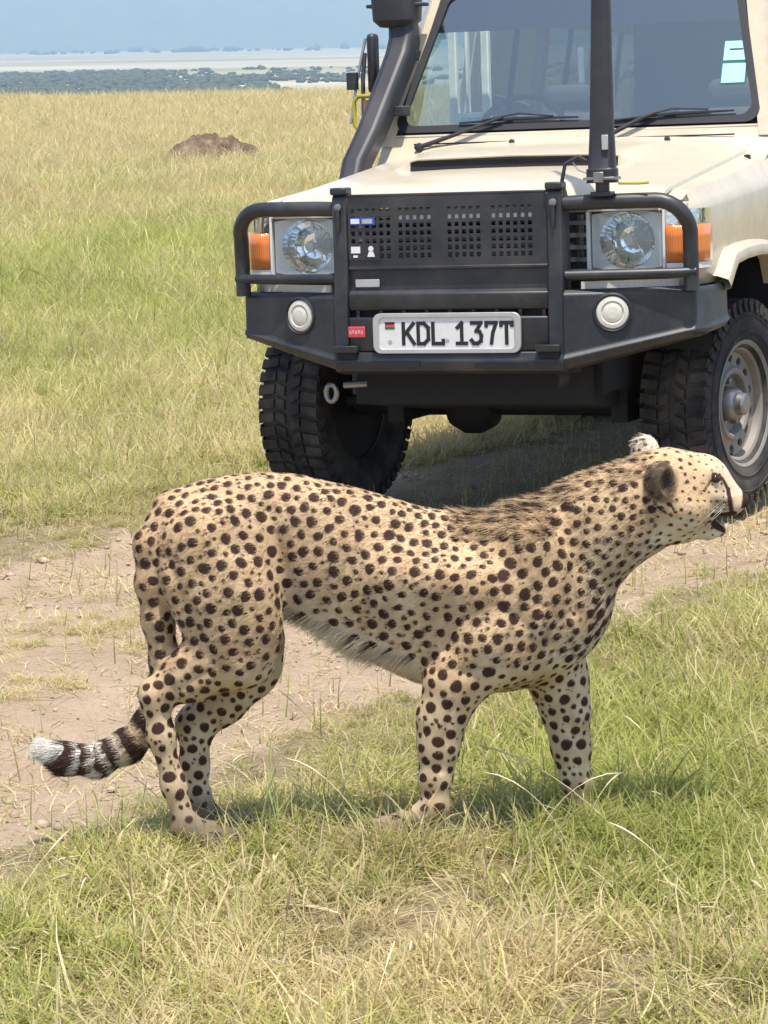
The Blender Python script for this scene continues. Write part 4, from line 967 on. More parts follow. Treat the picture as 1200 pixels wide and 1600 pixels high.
    for z, nm in ((1.664, 'permit_sticker'), (1.578, 'permit_sticker')):
        y0 = 0.618
        sb_ = MB().grid([[(wsx(zz_) - 0.0025, y0 + y, zz_) for y in (-0.051, 0.051)] for zz_ in (z - 0.043, z + 0.043)], 1); sb_.grid([[(wsx(zz_) - 0.0005, y0 + y, zz_) for y in (-0.046, 0.046)] for zz_ in (z - 0.036, z + 0.038)], 0)
        if z > 1.6: sb_.grid([[(wsx(zz_) + 0.001, y0 + y, zz_) for y in (-0.025, 0.028)] for zz_ in (z + 0.004, z + 0.009)], 2)
        sb_.build(nm, [M['paper'], M['teal'], M['seal']], glo)
    # pillars and header
    for s in (1, -1):
        pl = [[(wsx(z) + 0.002, s * (wsy(z) - 0.004), z), (wsx(z) + 0.004, s * (wsy(z) + 0.03), z), (wsx(z) - 0.03, s * (wsy(z) + 0.062), z), (wsx(z) - 0.075, s * (wsy(z) + 0.068), z), (wsx(z) - 0.08, s * (wsy(z) + 0.02), z)] for z in np.linspace(1.34, 2.0, 6)]
        B(MB().grid(pl, wrap=True), 'windscreen_pillar', M['paint'], smooth=True)
    B(MB().grid([[(wsx(1.953), y, 1.953), (wsx(2.0) + 0.02, y, 2.0), (wsx(2.02) - 0.02, y, 2.045), (wsx(2.02) - 0.05, y, 2.05)] for y in np.linspace(-0.66, 0.66, 7)]), 'header_rail', M['paint'], smooth=True, solid=0.01)
    rz = lambda y: 2.05 - 0.03 * (abs(y) / 0.7) ** 3
    rf = MB()
    for x_a, x_b, y_a, y_b in ((-0.955, -0.96, -0.70, 0.70), (-0.962, -0.975, -0.70, 0.70), (-1.6, -4.15, -0.70, 0.70)):      # the hatch over the driver stands open
        rf.grid([[(x_, y, rz(y)) for y in np.linspace(y_a, y_b, 9)] for x_ in np.linspace(x_a, x_b, 4)])
    rfo = B(rf, 'roof', M['paint'], smooth=True, solid=0.03)
    MB().tube([(-0.96, -0.69, rz(.69) + .01), (-0.97, 0.69, rz(.69) + .01), (-1.6, 0.69, rz(.69) + .01), (-1.6, -0.69, rz(.69) + .01)], 0.012, n=8).build('hatch_rim', M['seal'], rfo, smooth=True)
    for s in (1, -1):
        Yw = lambda z: 0.80 if z < 1.33 else 0.80 - (z - 1.33) * 0.16
        def panel(x0, x1, z0, z1, b): b.hexa([(x0, s * Yw(z0), z0), (x1, s * Yw(z0), z0), (x1, s * Yw(z1), z1), (x0, s * Yw(z1), z1)], [(x0, s * (Yw(z0) - 0.04), z0), (x1, s * (Yw(z0) - 0.04), z0), (x1, s * (Yw(z1) - 0.04), z1), (x0, s * (Yw(z1) - 0.04), z1)], 0)
        dr = MB(); panel(-1.55, -0.645, 0.56, 1.33, dr); panel(-1.55, -1.44, 1.331, 1.98, dr); panel(-1.439, -0.90, 1.93, 1.98, dr)
        d_ = B(dr, 'door', M['paint'], bevel=0.004)
        g = MB().add([(-1.44, s * 0.775, 1.331), (-0.68, s * 0.775, 1.331), (-0.90, s * 0.69, 1.93), (-1.44, s * 0.69, 1.93)], [(0, 1, 2, 3)]); g.build('door_window', M['sideglass'], d_)
        MB().box((-1.45, min(s * 0.80, s * 0.83), 1.20), (-1.28, max(s * 0.80, s * 0.83), 1.235)).build('door_handle', M['black'], d_, bevel=0.008)
        sd_ = MB(); panel(-4.15, -1.56, 0.95, 1.38, sd_); panel(-2.6, -1.56, 0.56, 0.949, sd_); panel(-4.15, -3.75, 0.62, 0.949, sd_); panel(-4.15, -1.56, 1.86, 1.99, sd_)
        for x0, x1 in ((-1.70, -1.56), (-2.46, -2.40), (-3.26, -3.20), (-4.15, -4.03)): panel(x0, x1, 1.3805, 1.8595, sd_)
        q_ = B(sd_, 'side_panel', M['paint'], bevel=0.004)
        for x0, x1 in ((-2.40, -1.70), (-3.20, -2.46), (-4.03, -3.26)):
            MB().add([(x0, s * 0.772, 1.38), (x1, s * 0.772, 1.38), (x1, s * 0.70, 1.86), (x0, s * 0.70, 1.86)], [(0, 1, 2, 3)]).build('side_window', M['darkglass'], q_)
            xm = (x0 + x1) / 2; MB().hexa([(xm - 0.012, s * 0.780, 1.381), (xm + 0.012, s * 0.780, 1.381), (xm + 0.012, s * 0.708, 1.859), (xm - 0.012, s * 0.708, 1.859)], [(xm - 0.012, s * 0.762, 1.381), (xm + 0.012, s * 0.762, 1.381), (xm + 0.012, s * 0.690, 1.859), (xm - 0.012, s * 0.690, 1.859)]).build('window_divider', M['seal'], q_)
        MB().lathe([(0.46, 0.0), (0.50, 0.0), (0.50, 0.03), (0.46, 0.05)], n=32, axis='Y', c=(-3.18, s * 0.80 if s > 0 else -0.85, 0.40)).build('rear_arch_flare', M['paint'], q_, smooth=True)
        B(MB().box((-2.55, min(s * 0.72, s * 0.92), 0.44), (-0.70, max(s * 0.72, s * 0.92), 0.485)), 'side_step', M['bar'], bevel=0.012)
        # door mirrors
        mr = MB().tube([(-0.78, s * 0.80, 1.42), (-0.74, s * 0.93, 1.44), (-0.80, s * 0.95, 1.62), (-0.83, s * 0.95, 1.72)], 0.009, n=8); mro = B(mr, 'mirror', M['black'], smooth=True)
        MB().box((-0.90, s * 0.93 - (0.085 if s > 0 else 0.020), 1.56), (-0.84, s * 0.93 + (0.085 if s > 0 else 0.020), 1.80)).build('mirror_head', M['black'], mro, bevel=0.015)
        MB().tube([(-0.74, s * 0.985, 1.44), (-0.79, s * 0.975, 1.60), (-0.84, s * 0.95, 1.78)], 0.006, n=6).build('mirror_stay', M['steel'], mro, smooth=True)
        MB().box((-0.80, s * 0.99 - 0.022, 1.575), (-0.77, s * 0.99 + 0.022, 1.645)).build('stay_clamp', M['black'], mro, bevel=0.004)
    B(MB().box((-4.18, -0.79, 0.62), (-4.14, 0.79, 1.36)), 'tailgate', M['paint'], bevel=0.01)
    tg = MB().box((-4.17, -0.74, 1.361), (-4.14, -0.66, 1.99)); tg.box((-4.17, 0.66, 1.361), (-4.14, 0.74, 1.99)); tg.box((-4.17, -0.659, 1.93), (-4.14, 0.659, 1.99)); B(tg, 'rear_window_frame', M['paint'])
    B(MB().add([(-4.155, -0.66, 1.361), (-4.155, 0.66, 1.361), (-4.155, 0.66, 1.93), (-4.155, -0.66, 1.93)], [(0, 1, 2, 3)]), 'rear_window', M['darkglass'])
    # ---------------- interior
    B(MB().box((-4.12, -0.75, 0.62), (-0.62, 0.75, 0.66)), 'cabin_floor', M['dark'])
    B(MB().grid([[(-0.585, y, 1.375), (-0.66, y, 1.405), (-0.86, y, 1.40), (-0.93, y, 1.33), (-0.90, y, 1.0)] for y in np.linspace(-0.76, 0.76, 5)]), 'dashboard', M['seat'], smooth=True)
    wheel_c = Vector((-1.02, -0.36, 1.36)); sw = MB()
    cir = [wheel_c + Matrix.Rotation(math.radians(-28), 3, 'Y') @ Vector((0, 0.19 * math.cos(a), 0.19 * math.sin(a))) for a in np.linspace(0, 2 * math.pi, 33)]
    sw.tube(cir, 0.013, n=8, caps=False); sw.tube([cir[0], wheel_c, cir[16]], 0.011, n=6); sw.tube([wheel_c, cir[24]], 0.011, n=6); B(sw, 'steering_wheel', M['seal'], smooth=True)
    for y in (-0.36, 0.36):
        st = MB().box((-1.65, y - 0.24, 0.86), (-1.15, y + 0.24, 1.02)); st.box((-1.74, y - 0.24, 0.95), (-1.60, y + 0.24, 1.46)); st.box((-1.73, y - 0.11, 1.47), (-1.65, y + 0.11, 1.58)); B(st, 'seat', M['seat'], bevel=0.05, seg=3)
    B(MB().box((-1.83, -0.10, 0.665), (-1.80, 0.75, 1.97)), 'partition', M['dark'])
    fr_ = MB()
    for ya, yb, za, zb in ((-0.690, -0.655, 0.70, 1.95), (-0.548, -0.515, 0.70, 1.95), (-0.6548, -0.5482, 0.70, 1.47), (-0.6548, -0.5482, 1.90, 1.95), (-0.618, -0.606, 1.4705, 1.8995)): fr_.box((-1.135, ya, za), (-1.10, yb, zb))
    B(fr_, 'cab_frame', M['inner'], bevel=0.005)
    B(MB().box((-1.098, -0.640, 1.40), (-1.092, -0.560, 1.45)), 'frame_panel', M['paper'])
    for y_, z_, h_ in ((-0.33, 1.66, 0.08), (-0.20, 1.60, 0.14)): B(MB().box((-1.80, y_ - 0.014, z_ - h_), (-1.77, y_ + 0.014, z_ + h_)), 'daylight_bar', M['inner'], bevel=0.01)  # pale bars added to stand for slits of daylight behind the cab
    B(MB().tube([(-0.88, 0.0, 1.94), (-0.87, 0, 1.86)], 0.008, n=6).box((-0.885, -0.10, 1.80), (-0.865, 0.10, 1.86)), 'rear_view_mirror', M['black'], bevel=0.01)
    # ---------------- wipers
    def onws(y, z, d=0.014): return (wsx(z) + d, y, z)
    for pv, mid, b0, b1 in (((-0.545, -0.62, 1.335), (-0.47, 1.376), (-0.47, 1.428), (0.02, 1.436)), ((-0.545, 0.13, 1.345), (0.30, 1.42), (0.16, 1.418), (0.64, 1.440))):
        wp = MB().tube([pv, onws(mid[0] * 0.9 + pv[1] * 0.1, mid[1], 0.03), onws((b0[0] + b1[0]) / 2 - 0.06, (b0[1] + b1[1]) / 2 + 0.012, 0.026)], [0.010, 0.008, 0.006], n=8)
        w_ = B(wp, 'wiper', M['black'], smooth=True)
        ym = (b0[0] + b1[0]) / 2
        MB().tube([onws(b0[0], b0[1] - 0.004), onws(ym, (b0[1] + b1[1]) / 2 + 0.003), onws(b1[0], b1[1] - 0.004)], [0.004, 0.007, 0.004], n=6).build('wiper_blade', M['seal'], w_, smooth=True)
        MB().tube([onws(b0[0] + 0.1, b0[1] + 0.004, 0.02), onws(ym, (b0[1] + b1[1]) / 2 + 0.022, 0.026), onws(b1[0] - 0.1, b1[1] + 0.004, 0.02)], 0.004, n=6).build('blade_bridge', M['black'], w_, smooth=True)
        MB().lathe([(0.001, 0.02), (0.016, 0.016), (0.018, 0.0)], n=12, axis='X', c=pv).build('pivot', M['black'], w_, smooth=True)
    for y, z in ((-0.20, 0), (0.42, 0)):
        B(MB().lathe([(0.001, 0.022), (0.010, 0.018), (0.014, 0.0)], n=10, axis='Z', c=(-0.44, y, bz(-0.44, y) + 0.004)), 'washer_jet', M['black'], smooth=True)
    B(MB().lathe([(0.001, 0.006), (0.012, 0.004), (0.014, -0.01)], n=12, axis='Z', c=(-0.35, 0.752, bz(-0.35, .72) - 0.006)), 'bonnet_stop', M['seal'], smooth=True)
    # ---------------- snorkel
    sn = bpy.data.objects.new('snorkel', None); COL.objects.link(sn); sn.parent = root
    pth = [(-0.30, -0.815, 1.17, 0.052, 0.060), (-0.36, -0.812, 1.28, 0.052, 0.062), (-0.46, -0.785, 1.40, 0.054, 0.062), (-0.60, -0.748, 1.60, 0.056, 0.062), (-0.68, -0.735, 1.70, 0.058, 0.062), (-0.72, -0.735, 1.76, 0.058, 0.058), (-0.735, -0.742, 1.83, 0.056, 0.056)]
    sec = []
    for x_, y_, z_, hy, hx_ in pth:
        sec.append([(x_ + u * hx_, y_ + v * hy, z_ + 0.25 * u * hx_) for u, v in ((1, -0.55), (1, 0.55), (0.7, 0.92), (-0.7, 0.92), (-1, 0.6), (-1, -0.6), (-0.7, -0.92), (0.7, -0.92))])
    tb = MB().grid(sec, wrap=True).build('snorkel_body', M['black'], sn, bevel=0.008)
    hd = MB()
    secs = []
    for z_, k in ((1.815, 0.72), (1.84, 1.0), (1.93, 1.06), (2.0, 1.0), (2.03, 0.6)):
        secs.append([(-0.725 + 0.085 * k * math.copysign(abs(math.cos(t)) ** 0.5, math.cos(t)), -0.765 + 0.088 * k * math.copysign(abs(math.sin(t)) ** 0.5, math.sin(t)), z_) for t in np.linspace(0, 2 * math.pi, 20, endpoint=False)])
    hdo = hd.grid(secs, wrap=True).build('air_ram', M['black'], sn, smooth=True)
    MB().box((-0.76, -0.885, 1.893), (-0.69, -0.640, 1.907)).build('ram_clamp', M['black'], hdo, bevel=0.004)
    for z_, x_ in ((1.48, -0.52), (1.70, -0.68)): MB().box((x_ - 0.10, -0.745, z_ - 0.02), (x_ - 0.02, -0.68, z_ + 0.02)).build('pillar_clip', M['black'], sn, bevel=0.005)
    # side repeater in a yellow loop, low on the passenger-side pillar
    rp = B(MB().box((-0.70, -0.90, 1.455), (-0.66, -0.83, 1.53)), 'side_repeater', M['amber'], bevel=0.01)
    MB().tube([(-0.66, -0.87, 1.545), (-0.65, -0.915, 1.545), (-0.65, -0.932, 1.525), (-0.65, -0.932, 1.43), (-0.65, -0.915, 1.41)], 0.009, n=8).build('guard_loop', M['yellow'], rp, smooth=True)
    # ---------------- chassis
    B(MB().box((-4.1, -0.47, 0.46), (0.62, -0.38, 0.60)).box((-4.1, 0.38, 0.46), (0.62, 0.47, 0.60)), 'chassis_rails', M['dark'])
    B(MB().hexa([(0.66, -0.44, 0.43), (0.66, 0.44, 0.43), (0.66, 0.44, 0.56), (0.66, -0.44, 0.56)], [(0.10, -0.42, 0.36), (0.10, 0.42, 0.36), (0.10, 0.42, 0.56), (0.10, -0.42, 0.56)]), 'bash_plate', M['dark'])
    axl = MB().tube([(0, -0.70, 0.372), (0, 0.70, 0.372)], 0.045, n=12); axl.lathe([(0.01, -0.10), (0.09, -0.085), (0.12, -0.03), (0.12, 0.03), (0.09, 0.085), (0.01, 0.10)], n=18, axis='Y', c=(0.02, -0.22, 0.380)); axl.box((-0.08, 0.40, 0.33), (0.3, 0.46, 0.47)); axl.box((-0.08, -0.46, 0.33), (0.3, -0.40, 0.47))
    B(axl, 'front_axle', M['dark'], smooth=True)
    B(MB().tube([(0.20, -0.66, 0.40), (0.20, 0.66, 0.40)], 0.018, n=8), 'track_rod', M['dark'], smooth=True)
    B(MB().tube([(-3.18, -0.70, 0.40), (-3.18, 0.70, 0.40)], 0.05, n=12).lathe([(0.01, -0.12), (0.12, -0.08), (0.15, 0), (0.12, 0.08), (0.01, 0.12)], n=18, axis='Y', c=(-3.18, 0.0, 0.40)), 'rear_axle', M['dark'], smooth=True)
    B(MB().box((-2.2, -0.35, 0.40), (-0.3, 0.30, 0.62)), 'gearbox', M['dark'], bevel=0.03)
    sh = MB().tube([(0.70, -0.52, 0.50)] + [(0.70, -0.52 + 0.020 * math.sin(a), 0.472 + 0.030 * math.cos(a)) for a in np.linspace(0.4, 5.9, 12)] + [(0.70, -0.52, 0.50)], 0.010, n=8); sh.tube([(0.70, -0.47, 0.50), (0.70, -0.38, 0.505)], 0.012, n=8)
    B(sh, 'tow_shackle', M['steel'], smooth=True)
    # ---------------- wheels
    def make_wheel():
        wroot = bpy.data.objects.new('wheel', None); COL.objects.link(wroot); wroot.parent = root     # local: Y outward
        R = 0.385; W = 0.118
        prof = [(0.205, -0.095), (0.215, -0.108), (0.255, -0.124), (0.305, -0.128), (0.345, -0.121), (0.364, -W), (0.371, -W * 0.8), (0.373, 0.0), (0.371, W * 0.8), (0.364, W), (0.345, 0.121), (0.305, 0.128), (0.255, 0.124), (0.215, 0.108), (0.205, 0.095)]
        ty = MB().lathe(prof, n=72, axis='Y')
        nb = 46
        def block(a0, a1, y0, y1, r1, skew=0.0, r0=0.366):
            vs = []
            for r in (r0, r1):
                for (aa, yy) in ((a0, y0), (a1, y0), (a1 + skew, y1), (a0 + skew, y1)): vs.append((r * math.cos(aa), yy, r * math.sin(aa)))
            ty.add(vs, [(0, 3, 2, 1), (4, 5, 6, 7), (0, 1, 5, 4), (1, 2, 6, 5), (2, 3, 7, 6), (3, 0, 4, 7)])
        st = 2 * math.pi / nb
        for k in range(nb):
            a = k * st
            for sg in (1, -1):
                o = 0 if sg > 0 else st / 2
                block(a + o, a + o + st * 0.66, sg * 0.058, sg * 0.124, R - 0.002, st * 0.18)
                block(a + o + st * 0.2, a + o + st * 0.84, sg * 0.012, sg * 0.050, R, -st * 0.32)
                vs = []
                for r, yy in ((0.372, 0.1215), (0.335, 0.1265)):                   # shoulder lugs
                    for aa in (a + o, a + o + st * 0.5): vs.append((r * math.cos(aa), sg * yy, r * math.sin(aa)))
                vs2 = [(v[0], v[1] + sg * 0.006, v[2]) for v in vs]
                ty.add(vs + vs2, [(4, 5, 7, 6), (0, 4, 6, 2), (1, 3, 7, 5), (2, 6, 7, 3), (0, 1, 5, 4)])
        for r in (0.262, 0.318):
            ty.lathe([(r - 0.002, 0.1255), (r, 0.1290), (r + 0.002, 0.1268)], n=72, axis='Y')
        ty.build('tyre', M['tyre'], wroot, smooth=True)
        rm = MB()
        rm.lathe([(0.214, 0.104), (0.220, 0.110), (0.222, 0.114), (0.214, 0.117), (0.204, 0.110), (0.200, 0.096), (0.186, 0.086), (0.180, 0.060), (0.178, 0.018)], n=56, axis='Y')
        rm.lathe([(0.178, -0.02), (0.200, -0.09), (0.216, -0.105)], n=40, axis='Y')
        # disc with ventilation holes: ring of 14 sectors, an oval cut out of each
        ns = 14; r1, r2 = 0.128, 0.179
        def dy(r): return 0.062 - (0.179 - r) * 0.2 + (0.012 if r < 0.135 else 0)
        for k in range(ns):
            a0 = 2 * math.pi * k / ns; da = 2 * math.pi / ns; am = a0 + da / 2; rmid = 0.155
            outer = [(r1, a0), (r1, am), (r1, a0 + da), (rmid, a0 + da), (r2, a0 + da), (r2, am), (r2, a0), (rmid, a0)]
            inner = []
            for (r, a) in outer:
                u, v = (r - rmid) / 0.025, (a - am) / (da / 2); l = math.hypot(u, v); inner.append((rmid + 0.0135 * u / l, am + 0.62 * (da / 2) * v / l * 0.8))
            P = [(r * math.cos(a), dy(r), r * math.sin(a)) for r, a in outer] + [(r * math.cos(a), dy(r), r * math.sin(a)) for r, a in inner] + [(r * math.cos(a), dy(r) - 0.012, r * math.sin(a)) for r, a in inner]
            rm.add(P, [(i, (i + 1) % 8, 8 + (i + 1) % 8, 8 + i) for i in range(8)] + [(8 + i, 8 + (i + 1) % 8, 16 + (i + 1) % 8, 16 + i) for i in range(8)])
        rm.lathe([(0.128, 0.0638), (0.122, 0.074), (0.112, 0.076), (0.104, 0.070), (0.098, 0.040), (0.060, 0.034), (0.058, 0.030)], n=48, axis='Y')
        rim = rm.build('rim', M['rim'], wroot, smooth=True); rim.scale = (1.065, 1, 1.065)
        MB().lathe([(0.176, 0.02), (0.10, 0.012), (0.001, 0.012)], n=32, axis='Y').build('brake_drum', M['dark'], rim); MB().lathe([(0.198, -0.086), (0.16, -0.075), (0.06, -0.075), (0.001, -0.07)], n=32, axis='Y').build('backing_plate', M['dark'], rim)
        hb = MB().lathe([(0.060, 0.030), (0.058, 0.075), (0.048, 0.088), (0.040, 0.090), (0.038, 0.112), (0.030, 0.120), (0.001, 0.121)], n=24, axis='Y'); hb.build('hub', M['steel'], rim, smooth=True)
        for k in range(5):
            a = 2 * math.pi * k / 5 + 0.3
            MB().lathe([(0.001, 0.060), (0.010, 0.058), (0.012, 0.050), (0.012, 0.032)], n=6, axis='Y', c=(0.078 * math.cos(a), 0, 0.078 * math.sin(a))).build('wheel_nut', M['steel'], rim)
        MB().lathe([(0.001, 0.012), (0.006, 0.010), (0.007, -0.01)], n=8, axis='Y', c=(0.19 * math.cos(-1.0), 0.10, 0.19 * math.sin(-1.0))).build('valve', M['seal'], rim)
        return wroot
    w0 = make_wheel()
    def copy_tree(o, parent):
        c = o.copy(); COL.objects.link(c); c.parent = parent
        for ch in o.children: copy_tree(ch, c)
        return c
    steer = math.radians(10); RS = math.radians(7.5)
    for i, (x_, s, stv) in enumerate(((0, 1, steer), (0, -1, RS), (-3.18, 1, 0), (-3.18, -1, 0))):
        wv_ = w0 if i == 0 else copy_tree(w0, root)
        wv_.location = (x_, s * 0.735 - (0.0 if x_ else 0.025 if s > 0 else 0.048), 0.372); wv_.rotation_euler = (0, 0.13 * i, 0) if False else (0, 0, 0)
        base_r = 0 if s > 0 else math.pi
        wv_.rotation_euler = (0, 0, base_r - stv)
    return root
truck()

# ================================================================ VEGETATION
def blade_material(name, straw_a, straw_b, green_a, green_b, trans=0.35):
    m, n, b = new_mat(name)
    n.nodes.remove(b)
    out = [x for x in n.nodes if x.type == 'OUTPUT_MATERIAL'][0]
    gr = N(n, 'ShaderNodeAttribute', attribute_name='green'); gr.attribute_type = 'INSTANCER'
    lu = N(n, 'ShaderNodeAttribute', attribute_name='lum'); lu.attribute_type = 'INSTANCER'
    va = N(n, 'ShaderNodeAttribute', attribute_name='var'); hh = N(n, 'ShaderNodeAttribute', attribute_name='along')
    rs = ramp(n, [(0.0, straw_a), (1.0, straw_b)]); L(n, va, 'Fac', rs, 'Fac')
    rg = ramp(n, [(0.0, green_a), (1.0, green_b)]); L(n, hh, 'Fac', rg, 'Fac')
    # blade is green when its own random number is below the patch's greenness
    mul = N(n, 'ShaderNodeMath', operation='MULTIPLY'); mul.inputs[1].default_value = 7.31; L(n, va, 'Fac', mul, 0)
    fr = N(n, 'ShaderNodeMath', operation='FRACT'); L(n, mul, 0, fr, 0)
    su = N(n, 'ShaderNodeMath', operation='SUBTRACT'); L(n, gr, 'Fac', su, 0); L(n, fr, 0, su, 1)
    mr = N(n, 'ShaderNodeMapRange', inp={1: -0.12, 2: 0.12, 3: 0.0, 4: 1.0}); L(n, su, 0, mr, 0)
    mx = N(n, 'ShaderNodeMixRGB'); L(n, mr, 0, mx, 0); L(n, rs, 'Color', mx, 1); L(n, rg, 'Color', mx, 2)
    br = N(n, 'ShaderNodeMixRGB', blend_type='MULTIPLY'); br.inputs[0].default_value = 1.0; L(n, mx, 'Color', br, 1)
    cmb = N(n, 'ShaderNodeCombineColor'); [L(n, lu, 'Fac', cmb, k) for k in range(3)]; L(n, cmb, 0, br, 2)
    d = N(n, 'ShaderNodeBsdfPrincipled'); d.inputs['Roughness'].default_value = 0.55; d.inputs['Specular IOR Level'].default_value = 0.25; L(n, br, 0, d, 'Base Color')
    t = N(n, 'ShaderNodeBsdfTranslucent'); L(n, br, 0, t, 'Color')
    ms = N(n, 'ShaderNodeMixShader'); ms.inputs[0].default_value = trans; L(n, d, 0, ms, 1); L(n, t, 0, ms, 2); L(n, ms, 0, out, 'Surface')
    return m
GM = blade_material('grass_blades', (0.54, 0.42, 0.20), (0.82, 0.70, 0.40), (0.28, 0.31, 0.07), (0.52, 0.53, 0.15), trans=0.45)
PROTO = bpy.data.collections.new('grass_prototypes')          # used only by the geometry nodes below, never linked to the scene
def tuft(seed, nblade, rad, h0, h1, wid, curl, seg=3, seedhead=0.0, lying=0.0):
    r = np.random.default_rng(seed); V = []; Fs = []; var = []; al = []
    for q in range(nblade):
        a = r.uniform(0, 2 * math.pi); rr = rad * math.sqrt(r.random()); base = np.array([rr * math.cos(a), rr * math.sin(a), -0.01])
        az = r.uniform(0, 2 * math.pi); hgt = r.uniform(h0, h1); w = wid * r.uniform(0.7, 1.3)
        d = np.array([math.cos(az), math.sin(az), 0]); side = np.array([-d[1], d[0], 0]) if r.random() < 0.5 else np.array([math.cos(az + 0.9), math.sin(az + 0.9), 0])
        el = math.radians(r.uniform(50, 88)) if r.random() > lying else math.radians(r.uniform(3, 22)); k = curl * r.uniform(0.3, 1.6); p = base.copy(); v0 = r.random()
        tw = r.uniform(-1, 1)
        sh = r.random() < seedhead
        n_ = seg + (2 if sh else 0)
        for s in range(n_ + 1):
            t = s / n_
            if s > 0:
                el2 = el - k * t; az2 = az + tw * t; p = p + hgt / n_ * np.array([math.cos(az2) * math.cos(el2), math.sin(az2) * math.cos(el2), math.sin(el2)])
                p[2] = max(p[2], 0.004)
            ww = w * (1 - t) ** 0.7 + 0.0002
            if sh: ww = w * (0.55 if t < 0.7 else 1.3 * max(0.2, math.sin((t - 0.65) / 0.35 * 3.0)))
            V += [p - side * ww / 2, p + side * ww / 2]; var += [v0, v0]; al += [t, t]
        b0 = len(V) - 2 * (n_ + 1)
        Fs += [(b0 + 2 * s, b0 + 2 * s + 1, b0 + 2 * s + 3, b0 + 2 * s + 2) for s in range(n_)]
    me = bpy.data.meshes.new('grass_tuft'); me.from_pydata([tuple(v) for v in V], [], Fs)
    me.attributes.new('var', 'FLOAT', 'POINT').data.foreach_set('value', np.array(var, np.float32)); me.attributes.new('along', 'FLOAT', 'POINT').data.foreach_set('value', np.array(al, np.float32))
    me.materials.append(GM)
    o = bpy.data.objects.new('grass_tuft.%03d' % len(PROTO.objects), me); PROTO.objects.link(o)
NSH, NMID, NTALL, NLIT = 6, 4, 5, 4
for k in range(NSH): tuft(100 + k, 38, 0.055, 0.045, 0.125, 0.0042, 1.5)
for k in range(NMID): tuft(200 + k, 34, 0.085, 0.10, 0.24, 0.0060, 1.2)
for k in range(NTALL): tuft(300 + k, 30, 0.13, 0.20, 0.46, 0.0075, 0.9, seedhead=0.35)
for k in range(NLIT): tuft(400 + k, 9, 0.09, 0.03, 0.14, 0.0035, 0.35, lying=0.9)
def gn_scatter(name, pts, rot, scl, pid, green, lum, label):
    me = bpy.data.meshes.new(name); me.vertices.add(len(pts)); me.vertices.foreach_set('co', np.asarray(pts, np.float32).ravel())
    me.attributes.new('rot', 'FLOAT_VECTOR', 'POINT').data.foreach_set('vector', np.asarray(rot, np.float32).ravel())
    me.attributes.new('scl', 'FLOAT', 'POINT').data.foreach_set('value', np.asarray(scl, np.float32))
    me.attributes.new('pid', 'INT', 'POINT').data.foreach_set('value', np.asarray(pid, np.int32))
    me.attributes.new('green', 'FLOAT', 'POINT').data.foreach_set('value', np.asarray(green, np.float32))
    me.attributes.new('lum', 'FLOAT', 'POINT').data.foreach_set('value', np.asarray(lum, np.float32))
    o = bpy.data.objects.new(name, me); COL.objects.link(o)
    g = bpy.data.node_groups.new(name + '_scatter', 'GeometryNodeTree')
    g.interface.new_socket('Geometry', in_out='INPUT', socket_type='NodeSocketGeometry'); g.interface.new_socket('Geometry', in_out='OUTPUT', socket_type='NodeSocketGeometry')
    gi = g.nodes.new('NodeGroupInput'); go = g.nodes.new('NodeGroupOutput'); ip = g.nodes.new('GeometryNodeInstanceOnPoints'); ci = g.nodes.new('GeometryNodeCollectionInfo')
    ci.inputs['Collection'].default_value = PROTO; ci.inputs['Separate Children'].default_value = True; ci.inputs['Reset Children'].default_value = True
    ip.inputs['Pick Instance'].default_value = True
    def na(nm, t): x = g.nodes.new('GeometryNodeInputNamedAttribute'); x.data_type = t; x.inputs['Name'].default_value = nm; return [s for s in x.outputs if s.enabled][0]
    g.links.new(gi.outputs[0], ip.inputs['Points']); g.links.new(ci.outputs[0], ip.inputs['Instance'])
    g.links.new(na('pid', 'INT'), ip.inputs['Instance Index']); g.links.new(na('rot', 'FLOAT_VECTOR'), ip.inputs['Rotation']); g.links.new(na('scl', 'FLOAT'), ip.inputs['Scale'])
    g.links.new(ip.outputs[0], go.inputs[0])
    md = o.modifiers.new('scatter', 'NODES'); md.node_group = g
    return tag(o, label, kind='stuff')
def greenness(x, y):
    g = 0.24 + 0.75 * (fbm(x * 0.9, y * 0.55, 3, 90) - 0.5) + 0.35 * (fbm(x * 4, y * 3, 2, 91) - 0.5)
    def bump(cx, cy, sx, sy, a): return a * np.exp(-((x - cx) / sx) ** 2 - ((y - cy) / sy) ** 2)
    g = g + bump(0.62, 6.8, 0.30, 0.8, 0.75) + bump(0.1, 7.2, 0.5, 0.6, 0.22) + bump(-0.7, 5.8, 0.25, 0.4, 0.22) + bump(-2.4, 22, 2.4, 6.0, 0.62)
    g = g - bump(0.05, 5.6, 0.42, 0.42, 0.42) - 0.30 * ((track_t(x, y) > 0.3) & (track_t(x, y) < 1.9) & (y < 18)) - bump(-1.6, 12.0, 1.2, 2.0, 0.12) - 0.22 * sstep(34, 60, y)
    return np.clip(g, 0.02, 0.95)
def wedge(r0, r1, half, dens):
    n_ = int(dens * half * (r1 * r1 - r0 * r0)); rr = np.sqrt(rng.uniform(r0 * r0, r1 * r1, n_)); a = rng.uniform(-half, half, n_)
    return rr * np.sin(a), rr * np.cos(a)
P, Rt, Sc, Pi, Gr, Lu = [], [], [], [], [], []
